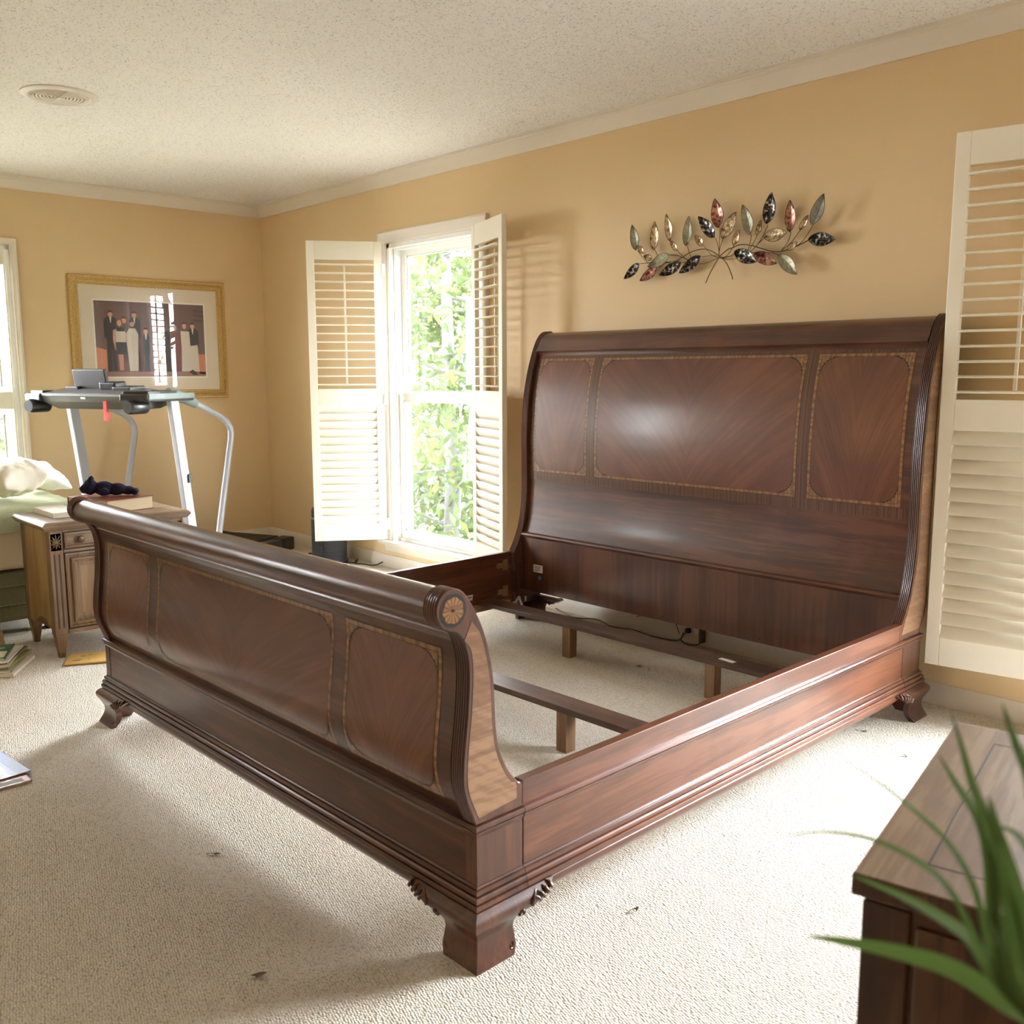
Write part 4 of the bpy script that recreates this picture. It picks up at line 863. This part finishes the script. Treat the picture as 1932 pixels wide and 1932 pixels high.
# plush toy on the red book
m_plush = plain('navy_plush', (.018, .014, .035, 1), .95, spec=.2, bump=.6, bscale=140, var=.4)
def blob(name, parts, mat, parent=None, vox=.005):
    mb = MB()
    for c, r in parts:
        c = Vector(c); n1, n2 = 14, 8
        mb.grid(lambda u, v: (c.x+r[0]*math.cos(2*math.pi*u)*math.sin(math.pi*max(.02, min(.98, v))), c.y+r[1]*math.sin(2*math.pi*u)*math.sin(math.pi*max(.02, min(.98, v))), c.z+r[2]*math.cos(math.pi*max(.02, min(.98, v)))), n1, n2, closed_u=True)
        k = len(mb.v)-n1*(n2+1); mb.f += [[k+i for i in range(n1)][::-1], [len(mb.v)-n1+i for i in range(n1)]]; mb.m += [0, 0]
    o = mb.obj(name, mat, parent)
    rm = o.modifiers.new('remesh', 'REMESH'); rm.mode = 'VOXEL'; rm.voxel_size = vox; rm.use_smooth_shade = True
    sm = o.modifiers.new('smooth', 'SMOOTH'); sm.iterations = 4; sm.factor = .5
    return o
toy = thing('plush_toy', 'dark navy plush animal lying on top of the red book', 'toy', (1.93, -1.90, .664), math.radians(66)); toy.scale = (.92, 1.15, 1.35)
body = blob('body', [((.0, .0, .026), (.050, .034, .026)), ((.06, .0, .022), (.050, .030, .022)), ((.115, .004, .016), (.034, .022, .016)), ((-.065, .0, .034), (.034, .030, .030)), ((-.095, -.004, .026), (.020, .018, .016)), ((-.058, .02, .058), (.014, .008, .013)), ((-.058, -.02, .060), (.014, .008, .013)), ((.0, -.038, .016), (.032, .013, .013)), ((.0, .038, .014), (.032, .013, .012)), ((.145, .018, .012), (.022, .014, .012)), ((.145, -.014, .012), (.022, .014, .012))], m_plush, toy)
mb = MB(); mb.lathe([(.003, -.004), (.006, 0), (.003, .004)], (-.112, -.006, .030), 10); mb.obj('nose', m_black, body)
mb = MB(); ring = [(.021*math.cos(2*math.pi*k/20), .021*math.sin(2*math.pi*k/20), .0045) for k in range(21)]; mb.tube(ring, .0042, 8, cap=False)
tag(mb.obj('teething_ring', plain('pink_plastic', (.55, .24, .18, 1), .35), smooth=60, loc=(1.945, -2.005, .6632)), 'small pink ring lying beside the plush toy on the red book', 'ring')

# ------------------------------------------------------------------ small bed under the left window
gb = thing('guest_bed', 'small bed with sage green box spring behind the nightstand', 'bed', (.90, -2.75, 0))
m_sage = plain('sage_ticking', (.155, .145, .07, 1), .9, bump=.3, bscale=90, var=.15); m_cream = plain('cream_sheet', (.70, .60, .43, 1), .9, bump=.15, bscale=40); m_pill = plain('pale_pillowcase', (.80, .75, .64, 1), .9, bump=.1, bscale=30)
BX0, BX1, BY0, BY1 = -.84, .79, -1.15, .755
MB().box(BX0, BX1, BY0, BY1, .075, .315).obj('box_spring', m_sage, gb, bevel=.02)
for z in (.155, .245):
    MB().sweep([(BX0, BY0), (BX1, BY0), (BX1, BY1), (BX0, BY1)], [(.0, z-.004), (.005, z), (.0, z+.004), (-.01, z)], 1, closed=True).obj('welt', m_sage, gb)
for x in (BX0+.08, BX1-.08):
    for y in (BY0+.08, BY1-.08): MB().box(x-.03, x+.03, y-.03, y+.03, 0, .08).obj('bed_leg', m_black, gb)
def soft_box(x0, x1, y0, y1, z0, z1, e, amp, seed, nx=40, ny=48, nz=8):
    from mathutils import noise as N
    mb = MB(); b = bmesh.new(); bmesh.ops.create_cube(b, size=1); bmesh.ops.subdivide_edges(b, edges=b.edges, cuts=14, use_grid_fill=True)
    cx, cy_, cz = (x0+x1)/2, (y0+y1)/2, (z0+z1)/2; hx, hy_, hz = (x1-x0)/2, (y1-y0)/2, (z1-z0)/2
    for v in b.verts:
        p = v.co*2; l = (abs(p.x)**e+abs(p.y)**e+abs(p.z)**e)**(1/e); q = p/l*max(abs(p.x), abs(p.y), abs(p.z)); q = Vector((q.x*hx, q.y*hy_, q.z*hz)); nn = p.normalized()
        d = N.noise(q*7+Vector((seed, 0, 0)))*amp+N.noise(q*19+Vector((0, seed, 0)))*amp*.4
        v.co = Vector((cx, cy_, cz))+q+nn*d
    b.verts.index_update()
    mb.add([v.co.copy() for v in b.verts], [[v.index for v in f.verts] for f in b.faces]); b.free(); return mb
soft_box(BX0, BX1+.02, BY0, BY1, .312, .60, 14, .010, 3).obj('mattress', m_cream, gb, smooth=70)
def drape(x0, x1, y0, y1, zt, drop, th, amp):
    from mathutils import noise as N
    L = x1-x0+drop
    def P(u, v):
        d = L*u; y = y0+(y1-y0)*v; r = .03
        if d < x1-x0-r: p = Vector((x0+d, y, zt)); n = Vector((0, 0, 1))
        elif d < x1-x0+r*.57: a = (d-(x1-x0-r))/r; p = Vector((x1-r+r*math.sin(a), y, zt-r+r*math.cos(a))); n = Vector((math.sin(a), 0, math.cos(a)))
        else: p = Vector((x1, y, zt-r-(d-(x1-x0+r*.57)))); n = Vector((1, 0, 0))
        h = max(0, N.noise(p*6))*amp+max(0, N.noise(p*15+Vector((3, 1, 2))))*amp*.5
        return p+n*(h+th), n
    return MB().sheet(P, 60, 40, th)
bl = drape(.12, 1.728, -3.6, -1.955, .606, .085, .016, .014).obj('blanket', plain('sage_blanket', (.40, .42, .26, 1), .95, bump=.4, bscale=70), smooth=70); tag(bl, 'sage green blanket spread over the small bed beside the nightstand', 'blanket')
def pillow(label, loc, rot, L, W, T, mat, seed):
    from mathutils import noise as N
    mb = MB(); n1, n2 = 40, 28
    def P(u, v, s):
        x, y = u*2-1, v*2-1; e = max(0, (1-abs(x)**2.6))*max(0, (1-abs(y)**2.6)); h = T/2*e**.42
        k = 1-.10*(1-abs(x)**2)*(abs(y)**6); k2 = 1-.10*(1-abs(y)**2)*(abs(x)**6)
        w_ = N.noise(Vector((x*2.2+seed, y*2.2, s)))*.030*e**.3+N.noise(Vector((x*6+seed, y*6, s)))*.012*e**.3
        return (x*L/2*k2, y*W/2*k, s*h+w_*.6)
    for s in (1, -1): mb.grid(lambda u, v: P(u, v, s), n1, n2)
    o = mb.obj('pillow', mat, smooth=80, loc=loc, rot=rot)
    b = bmesh.new(); b.from_mesh(o.data); bmesh.ops.remove_doubles(b, verts=b.verts, dist=.002); bmesh.ops.recalc_face_normals(b, faces=b.faces); b.to_mesh(o.data); b.free()
    low = min((o.rotation_euler.to_matrix()@v.co).z for v in o.data.vertices); o.location.z = loc[2]-low
    return tag(o, label, 'pillow', 'pillows on the small bed')
def prot(rz, rx, ri): return tuple((Matrix.Rotation(math.radians(rz), 3, 'Z')@Matrix.Rotation(math.radians(rx), 3, 'X')@Matrix.Rotation(math.radians(ri), 3, 'Z')).to_euler())
pillow('plump cream pillow propped in front of the white pillow on the small bed', (1.45, -2.18, .640), prot(8, 10, 0), .40, .22, .17, m_pill, 1)
pillow('white pillow leaning behind the plump cream pillow, its corner sloping down to the right', (1.27, -1.985, .640), prot(4, -38, 0), .40, .20, .10, plain('white_pillowcase', (.86, .86, .84, 1), .9), 5)
pillow('flat cream pillow at the left edge of the photo below the window', (1.40, -2.435, .640), prot(0, 8, 0), .40, .20, .15, m_pill, 8)

# ------------------------------------------------------------------ papers and magazines on the carpet
def C(r, g, b, nm='cover'): return plain(nm, lin(r, g, b), .35, coat=.15)
pa = (2.345, -2.455)
e1 = Vector((-.84, .545, 0))
pile = [('magazine', 'thick white catalogue at the bottom of the pile by the nightstand', .275, .21, .013, C(225, 215, 200), 0, 0),
        ('magazine', 'grey covered magazine second from the bottom of the pile by the nightstand', .27, .205, .009, C(150, 140, 125), .012, 3),
        ('magazine', 'yellow-green spined magazine in the lower half of the pile by the nightstand', .26, .20, .008, C(150, 150, 70), .035, -3),
        ('magazine', 'pale folded newsletter in the middle of the pile by the nightstand', .25, .20, .007, C(205, 195, 180), .03, 6),
        ('magazine', 'dark olive magazine under the white one in the pile by the nightstand', .25, .20, .006, C(110, 100, 75), .045, -2),
        ('magazine', 'white magazine directly beneath the green one in the pile by the nightstand', .25, .195, .008, C(220, 212, 200), .035, 4),
        ('magazine', 'green magazine with cream triangle on its cover, on top of the floor pile', .235, .19, .006, C(70, 110, 90), .05, 9)]
z = .0015
for i, (nm, lb, L, W, T, mt, ins, dr_) in enumerate(pile):
    a = math.atan2(e1.y, e1.x)+math.radians(dr_)
    o = Vector((pa[0], pa[1], z))+e1*ins*1.1+Vector((-.545, -.84, 0))*ins*.9
    artl = [(.1, .5, .05, .9, plain('cream_print', (.7, .64, .45, 1), .5)), (.72, .76, .15, .85, m_paper)] if i == 6 else [(.1, .9, .72, .86, m_ink)] if i in (1, 3) else None
    t = book(nm, lb, 'magazine', o, a, L, W, T, mt, m_wpage, 'magazines piled on the floor', True, artl)
    t.scale = (1, 1, 1); t.rotation_euler = (0, 0, a); 
    # the pile runs to the left of its front edge
    for ch in t.children: ch.location = (0, 0, 0)
    z += T+.0012
MB_box = MB(); MB_box.box(0, .26, 0, .15, .0, .05)
ob = MB_box.obj('cardboard_box', plain('brown_card', (.38, .24, .13, 1), .8, bump=.1, bscale=60), loc=(1.985, -2.385, 0.001), rot=(0, 0, math.radians(168)), bevel=.003); tag(ob, 'flat brown cardboard box behind the magazine pile', 'box')
mb = MB(); mb.box(.012, .035, .02, .06, .05, .0503); mb.obj('paper_label', m_paper, ob)
en = MB(); en.box(0, .27, 0, .165, 0, .008); 
a = math.atan2(.18, .085)
eo = en.obj('padded_envelope', plain('yellow_kraft', (.60, .37, .10, 1), .7, bump=.3, bscale=25), loc=(2.335, -2.255, .0015), rot=(0, 0, a), bevel=.003); tag(eo, 'yellow padded envelope on the carpet in front of the nightstand leg', 'envelope')
for x0, x1, y0, y1 in ((.055, .075, .105, .112), (.085, .097, .12, .126), (.03, .06, .04, .05), (.09, .1, .05, .055), (.04, .07, .06, .063)): MB().box(x0, x1, y0, y1, .008, .0084).obj('printed_mark', m_ink, eo)
pk = book('magazine', 'pinkish-red folded newspaper supplement on the floor at the left edge', 'magazine', (3.488, -2.715, .0015), math.radians(180), .30, .20, .006, C(170, 95, 80), m_wpage, 'loose papers at the left edge', True, [(.02, .12, .1, .9, plain('grey_panel', (.3, .26, .2, 1), .6)), (.15, .95, .15, .55, plain('salmon_print', (.55, .24, .18, 1), .5)), (.1, .9, .8, .98, m_paper)])
bb = book('brochure', 'blue and white brochure lying on the pinkish supplement', 'brochure', (3.425, -2.700, .0095), math.radians(186), .27, .135, .003, C(112, 122, 180), m_wpage, 'loose papers at the left edge', True, None)
mb = MB(); mb.prism([(.13+.11*math.cos(2*math.pi*k/24), .085+.036*math.sin(2*math.pi*k/24)) for k in range(24)], .003, .0034, 'xy'); mb.obj('cover_print', m_white, bb)
MB().box(.0, .27, .0, .035, .003, .0033).obj('cover_print', C(96, 104, 160), bb)
for x0, x1, y0, y1 in ((.07, .12, .085, .09), (.10, .16, .075, .079), (.13, .19, .097, .101), (.08, .10, .095, .1)): MB().box(x0, x1, y0, y1, .0034, .0037).obj('cover_print', m_ink, bb)
lf = MB().box(0, .22, 0, .1, 0, .004).obj('leaflet', C(235, 232, 225), loc=(3.215, -2.765, .0015), rot=(0, 0, math.radians(170))); tag(lf, 'black and white leaflet at the left edge above the blue brochure', 'leaflet')
MB().box(0, .12, .03, .1, .004, .0044).obj('cover_print', m_ink, lf)

# ------------------------------------------------------------------ ribbed air purifier and its cord under the window
fan = thing('air_purifier', 'black ribbed cylindrical air purifier standing under the left shutter panel', 'air purifier', (1.115, -.185, 0))
pr_ = [(.123, 0), (.123, .012), (.116, .02)]
for k in range(30):
    z = .024+.0088*k; pr_ += [(.1125, z), (.115, z+.002), (.115, z+.0055), (.1125, z+.0075)]
pr_ += [(.1125, .29)]
MB().lathe(pr_, (0, 0, 0), 40).obj('ribbed_body', plain('graphite_plastic', (.035, .036, .04, 1), .38), fan, smooth=25)
MB().lathe([(.114, .29), (.1145, .296), (.114, .302)], (0, 0, 0), 40).obj('silver_band', m_metal, fan, smooth=30)
MB().lathe([(.112, .302), (.112, .345), (.104, .362), (.085, .366)], (0, 0, 0), 40).obj('top_cap', m_black, fan, smooth=30)
d_ = Vector((.82, -.57, 0)); s_ = Vector((.57, .82, 0)); MB().obox(Vector((0, 0, .10))+d_*.114-s_*.045, s_*.010, d_*.004, (0, 0, .028)).obj('control_panel', m_black, fan, bevel=.002)
tag(MB().tube(spline([(1.24, -.15, .006), (1.29, -.10, .005), (1.27, -.07, .02), (1.31, -.12, .006), (1.36, -.09, .005), (1.45, -.06, .005), (1.50, -.03, .03)], 6), .004, 6).obj('power_cord', m_black, smooth=60), 'short black power cord on the carpet right of the air purifier', 'cord', 'loose cords')
tag(MB().tube(spline([(.80, -.16, .006), (.86, -.10, .005), (.93, -.17, .005), (.88, -.22, .005), (.97, -.26, .005), (.92, -.12, .02), (.98, -.06, .005)], 6), .004, 6).obj('power_cord', m_black, smooth=60), 'tangled black cord between the treadmill and the air purifier', 'cord', 'loose cords')

# ------------------------------------------------------------------ outlet and wires under the headboard
ol = thing('wall_outlet', 'cream double outlet with plugged adapters under the headboard', 'outlet', (3.935, -.0155, .06))
MB().box(-.045, .055, -.006, 0, -.045, .055).obj('cover_plate', plain('ivory_plastic', (.62, .53, .40, 1), .45), ol, bevel=.003)
for x in (-.02, .03): MB().lathe([(.016, -.008), (.016, -.005)], (x, 0, .008), 16, axis='y').obj('socket', m_paper, ol)
MB().box(.060, .078, -.03, 0, -.04, .065).obj('power_adapter', plain('brown_adapter', (.10, .07, .045, 1), .5), ol, bevel=.003)
MB().box(-.02, .002, -.028, -.006, -.01, .012).obj('plug', m_black, ol, bevel=.004)
m_cord = plain('brown_cord', (.09, .055, .03, 1), .5)
for lb, pts, rad in (('thin brown cord running along the baseboard under the headboard', [(3.10, -.06, .02), (3.25, -.09, .006), (3.38, -.05, .012), (3.5, -.08, .006), (3.62, -.05, .006), (3.75, -.07, .006), (3.88, -.05, .008), (3.91, -.045, .05)], .0035),
        ('brown cord hanging behind the headboard to the left of the outlet', [(3.80, -.05, .26), (3.82, -.04, .17), (3.86, -.04, .09), (3.89, -.05, .04)], .002),
        ('brown cord crossing the baseboard towards the left', [(3.79, -.05, .24), (3.76, -.04, .15), (3.70, -.035, .10), (3.62, -.035, .07)], .002),
        ('dark cord looping from the adapter down to the carpet', [(4.005, -.035, .09), (4.02, -.045, .05), (4.0, -.055, .015), (3.94, -.06, .006), (3.90, -.05, .02), (3.925, -.046, .055)], .003)):
    tag(MB().tube(spline(pts, 6), rad, 6).obj('electric_cord', m_cord, smooth=60), lb, 'cord', 'cords under the headboard')

# ------------------------------------------------------------------ chest at the right with its inlaid top
CA = (6.056, -2.592); ct = .70; ca = math.radians(12.0)
chest = thing('wooden_chest', 'dark wooden chest with string-inlaid lighter top in the right foreground', 'chest', (CA[0], CA[1], 0), ca)
cw_, cl_ = .95, .545
tp_ = MB().box(0, cw_, 0, cl_, ct-.026, ct-.0015).obj('top', m_chest, chest, bevel=.003)
MB().box(.002, cw_-.002, .002, cl_-.002, ct-.004, ct).obj('top_veneer', m_chest_top, tp_)
MB().box(.012, cw_-.012, .012, cl_-.012, .06, ct-.028).obj('carcass', m_chest, chest, bevel=.003)
q = .063
for x0, x1, y0, y1 in ((q, cw_-q, q, q+.0022), (q, cw_-q, cl_-q-.0022, cl_-q), (q, q+.0022, q, cl_-q), (cw_-q-.0022, cw_-q, q, cl_-q)): MB().box(x0, x1, y0, y1, ct-.001, ct+.0003).obj('string_inlay', m_line, chest)
MB().box(.012, .06, .004, .012, .06, ct-.030).obj('front_stile', m_chest, chest, bevel=.002); MB().box(cw_-.06, cw_-.012, .004, .012, .06, ct-.030).obj('front_stile', m_chest, chest, bevel=.002)
for z0, z1 in ((.09, .28), (.29, .47), (.48, .655)):
    d = MB().box(.066, cw_-.066, .006, .012, z0, z1).obj('drawer', m_chest, chest, bevel=.003)
    MB().lathe([(.006, .006), (.008, -.008), (.014, -.016), (.010, -.022)], (cw_/2, 0, (z0+z1)/2), 16, axis='y').obj('knob', m_metal, d)
MB().box(-.008, cw_+.008, -.008, cl_+.008, 0, .06).obj('plinth', m_chest, chest, bevel=.006)

# ------------------------------------------------------------------ long-leaved plant close to the camera on its stand (pot below the frame)
PLANT = [([(6.3658, -2.9961, 0.8937), (6.347, -2.9874, 0.8903), (6.3183, -2.9876, 0.8958), (6.2889, -2.9903, 0.893), (6.2584, -2.9948, 0.8874), (6.2311, -2.9963, 0.8796)], 0.0128), ([(6.3507, -3.0086, 0.9116), (6.3261, -2.9891, 0.9188), (6.2991, -2.9742, 0.9166), (6.2708, -2.9613, 0.9113), (6.2373, -2.9539, 0.9071)], 0.0083), ([(6.3486, -3.0104, 0.9144), (6.317, -2.9913, 0.941), (6.2903, -2.9722, 0.9423), (6.2559, -2.9622, 0.9408), (6.2201, -2.9555, 0.9305), (6.1818, -2.9533, 0.9125)], 0.0042), ([(6.3492, -3.0091, 0.9171), (6.3232, -2.9784, 0.9418), (6.2966, -2.9517, 0.9507), (6.2645, -2.9319, 0.955), (6.2307, -2.9143, 0.9582), (6.1966, -2.8977, 0.9581)], 0.0039), ([(6.3499, -3.0078, 0.9199), (6.3291, -2.9765, 0.9624), (6.3111, -2.9492, 0.9719), (6.2892, -2.927, 0.9776), (6.2675, -2.9044, 0.9846)], 0.0083), ([(6.3508, -3.0068, 0.9199), (6.3279, -2.9753, 0.9741), (6.3061, -2.9501, 0.9935), (6.2881, -2.9227, 1.0035), (6.2703, -2.8957, 1.0108)], 0.0061), ([(6.3593, -3.0123, 0.9207), (6.3475, -2.9902, 0.9445), (6.3325, -2.9728, 0.9624), (6.3178, -2.9566, 0.9735), (6.3061, -2.938, 0.9799)], 0.0114), ([(6.3699, -3.0149, 0.9243), (6.358, -2.9982, 0.9405), (6.3421, -2.9843, 0.9643), (6.3288, -2.9696, 0.9787), (6.3176, -2.9535, 0.9886)], 0.0107), ([(6.3682, -3.0077, 0.9665), (6.3479, -2.9801, 1.0131), (6.3306, -2.9565, 1.0251), (6.3136, -2.9323, 1.038)], 0.008), ([(6.3671, -3.0067, 0.977), (6.3486, -2.9858, 0.9825), (6.3336, -2.9635, 0.9768), (6.3181, -2.943, 0.9658)], 0.0048), ([(6.3662, -3.0331, 0.9281), (6.3566, -3.026, 0.9401), (6.3484, -3.0189, 0.9449), (6.3414, -3.0105, 0.9501)], 0.0063), ([(6.3756, -3.0168, 0.9564), (6.3568, -2.9913, 0.9963), (6.3435, -2.9643, 1.0159)], 0.0089)]
plant = thing('potted_plant', 'long-leaved green houseplant in the right foreground, blurred, in front of the chest', 'plant', (6.43, -3.02, .64))
PO = Vector((6.43, -3.02, .64))
t = NT('plant_leaf'); t.setb(Base_Color=(.055, .105, .022, 1), Roughness=.45); t.b.inputs['Transmission Weight'].default_value = 0
tr = t.n('ShaderNodeBsdfTranslucent'); tr.inputs[0].default_value = (.10, .17, .035, 1); mxs = t.n('ShaderNodeMixShader'); mxs.inputs[0].default_value = .35
out = [n for n in t.t.nodes if n.type == 'OUTPUT_MATERIAL'][0]; t.l(t.b.outputs[0], mxs.inputs[1]); t.l(tr.outputs[0], mxs.inputs[2]); t.l(mxs.outputs[0], out.inputs[0]); m_leaf = t.m
root_c = Vector((6.43, -3.02, .835))
extra = [([(6.43, -3.02, .835), (6.50, -2.98, .97), (6.58, -2.94, 1.03), (6.66, -2.9, 1.02)], .010), ([(6.43, -3.02, .835), (6.47, -3.0, 1.0), (6.52, -2.92, 1.10), (6.56, -2.86, 1.12)], .010), ([(6.43, -3.02, .835), (6.55, -3.03, .93), (6.66, -3.04, .95), (6.76, -3.05, .90)], .010)]
for pts, W in PLANT+extra:
    pts = [Vector(p) for p in pts]
    if (pts[0]-root_c).length > .01: pts = [root_c, root_c.lerp(pts[0], .6)+Vector((0, 0, .01))]+pts
    S_ = [Vector(p) for p in spline([tuple(p) for p in pts], 5)]; N_ = len(S_)-1; vs = []
    for i, p in enumerate(S_):
        tt = (S_[min(i+1, N_)]-S_[max(i-1, 0)]).normalized(); view = Vector((.22, -.85, .25))
        sd = tt.cross(view).normalized(); f = i/N_; h = W/2*(min(1, .45+f*1.6))*(1-f**3.2)**.9
        nn = sd.cross(tt); vs += [p-sd*h+nn*h*.25, p, p+sd*h+nn*h*.25]
    mb = MB(); mb.add([v-PO for v in vs], [(i*3+k, i*3+k+1, i*3+k+4, i*3+k+3) for i in range(N_) for k in (0, 1)]); mb.obj('leaf', m_leaf, plant, recalc=False, smooth=60)
MB().lathe([(.070, 0), (.095, .15), (.105, .155), (.105, .18), (.092, .18), (.090, .165)], (0, 0, .004), 32).obj('pot', plain('terracotta', (.30, .13, .07, 1), .8), plant, smooth=35)
MB().lathe([(.089, .158), (.089, .172)], (0, 0, .004), 24).obj('soil', plain('soil', (.03, .02, .012, 1), 1.0), plant)
stand = thing('plant_stand', 'small dark stand under the foreground houseplant, below the frame', 'stand', (6.43, -3.02, 0))
MB().lathe([(.13, .615), (.135, .62), (.135, .636), (.13, .64)], (0, 0, 0), 32).obj('stand_top', m_chest, stand, smooth=35)
MB().lathe([(.018, .03), (.022, .2), (.016, .4), (.03, .615)], (0, 0, 0), 16).obj('column', m_chest, stand, smooth=40)
for k in range(3):
    a_ = 2*math.pi*k/3+.4; MB().tube([(0, 0, .10), (.07*math.cos(a_), .07*math.sin(a_), .07), (.15*math.cos(a_), .15*math.sin(a_), .014)], [.016, .014, .012], 8).obj('leg', m_chest, stand, smooth=50)

# ------------------------------------------------------------------ dried leaf bits dropped on the carpet
m_dry = plain('dried_leaf', (.10, .05, .025, 1), .8)
for (x, y), L, a, lb in (((4.287, -2.509), .042, .5, 'dried leaf curl on the carpet below the middle of the footboard'), ((4.824, -2.672), .045, .9, 'dried brown leaf on the carpet at the bottom left of the near bed foot'), ((5.193, -1.915), .036, 1.5, 'dried leaf standing on the bright carpet right of the near bed foot'), ((5.003, -.476), .04, .1, 'dried leaf on the carpet beside the right headboard foot'), ((3.996, -.464), .048, -.5, 'dark dried leaf under the bed between the slats and the baseboard'), ((5.211, -.578), .026, .3, 'pale dried scrap on the carpet left of the chest corner'), ((4.067, -.484), .014, .3, 'tiny dark crumb beside the dried leaf under the bed')):
    mb = MB(); W = L*.2
    def P(u, v):
        xx = (u-.5)*2*W*math.sin(math.pi*(.06+.88*v)); return (L*(v-.5), xx, .004+.006*math.sin(3*v+L*90)+.35*abs(xx))
    mb.grid(P, 4, 9); o = mb.obj('dried_leaf', m_dry, recalc=False, smooth=60, loc=(x, y, 0), rot=(0, 0, a)); tag(o, lb, 'leaf', 'dried leaf bits on the carpet')

# ------------------------------------------------------------------ outdoors: lawn, trees seen through the windows and one added out of view
struct(MB().box(-60, 60, .5, 70, -3.0, -2.9).obj('lawn', plain('lawn', (.10, .088, .062, 1), 1.0)))
struct(MB().box(-60, -.5, -40, .49, -3.0, -2.9).obj('lawn_side', plain('lawn_side', (.10, .088, .062, 1), 1.0)))
def leafmat(name, c, tcol):
    t = NT(name); t.setb(Base_Color=c, Roughness=.7, Specular_IOR_Level=.1)
    tr = t.n('ShaderNodeBsdfTranslucent'); tr.inputs[0].default_value = tcol; mx = t.n('ShaderNodeMixShader'); mx.inputs[0].default_value = .4
    out = [n for n in t.t.nodes if n.type == 'OUTPUT_MATERIAL'][0]; t.l(t.b.outputs[0], mx.inputs[1]); t.l(tr.outputs[0], mx.inputs[2]); t.l(mx.outputs[0], out.inputs[0]); return t.m
LM = [leafmat('tree_leaf_%s' % n, c, tc_) for n, c, tc_ in (('green', (.030, .042, .016, 1), (.042, .056, .018, 1)), ('yellow', (.048, .052, .018, 1), (.06, .064, .02, 1)), ('pale', (.038, .048, .028, 1), (.05, .06, .034, 1)))]
m_bark = plain('bark', (.035, .034, .03, 1), .9)
TR = random.Random(11)
def tree(label, x, y, hgt, rad, nleaf, mi, group='trees outside the windows'):
    root = thing('leafy_tree', label, 'tree', (x, y, -2.9), 0, group)
    mb = MB(); top = hgt*.9
    mb.tube([(0, 0, 0), (.08, .03, hgt*.3), (-.04, .05, hgt*.6), (.05, 0, top)], [.15, .11, .07, .02], 8); mb.obj('trunk', m_bark, root, smooth=60)
    mb = MB(); ends = []
    for k in range(26):
        z0 = hgt*(.12+.78*k/26); a = k*2.4+TR.random(); L = rad*(.55+.5*TR.random())*(1-.45*abs(k/26-.45)); rise = TR.uniform(-.15, .55)
        p1 = Vector((math.cos(a)*L*.5, math.sin(a)*L*.5, z0+rise*L*.4)); p2 = Vector((math.cos(a+.25)*L, math.sin(a+.25)*L, z0+rise*L))
        mb.tube([(0, 0, z0), p1, p2], [.03, .018, .006], 5); ends += [p1, p2, (p1+p2)/2, p2*.9+Vector((0, 0, .2))]
    mb.obj('branches', m_bark, root)['kind'] = 'stuff'
    vs = []; fs = []; ms = []
    for i in range(nleaf):
        c = TR.choice(ends)+Vector((TR.gauss(0, .34), TR.gauss(0, .34), TR.gauss(0, .28)))
        n = Vector((TR.gauss(0, 1), TR.gauss(0, 1), TR.gauss(0, 1)+.5)).normalized(); a = n.orthogonal().normalized(); a = (a*math.cos(i)+n.cross(a)*math.sin(i)); b = n.cross(a); s = TR.uniform(.045, .085)
        k = len(vs); vs += [c-a*s*1.3, c-b*s*.55+n*s*.15, c+a*s*1.3, c+b*s*.55+n*s*.15]; fs.append((k, k+1, k+2, k+3)); ms.append((mi if TR.random() < .6 else TR.randrange(3)))
    mb = MB(); mb.v = [tuple(v) for v in vs]; mb.f = [list(f) for f in fs]; mb.m = ms; o = mb.obj('foliage', LM, root, recalc=False); o['kind'] = 'stuff'
for a in (('pale green leafy tree filling most of the bright window view', -3.6, 4.6, 8.6, 2.3, 14000, 0), ('yellow-green tree further back, seen through the bright window', -9.2, 8.9, 8.4, 2.6, 9000, 1), ('pale tree farthest behind the others in the window view', -14.5, 13.0, 10.5, 3.0, 7000, 2),
          ('yellow-green tree right of the view, glimpsed through the edge-on shutter', 2.0, 5.4, 8.4, 1.5, 9000, 1), ('slim green tree added out of view to block sky light at the tall bright window', 4.6, 2.6, 7.6, 1.0, 8000, 0), ('leafy tree outside the small window over the pillows', -5.2, -.6, 7.0, 2.2, 7000, 0)):  # slim tree is added unseen to shield the left shutter from sky light
    tree(*a)
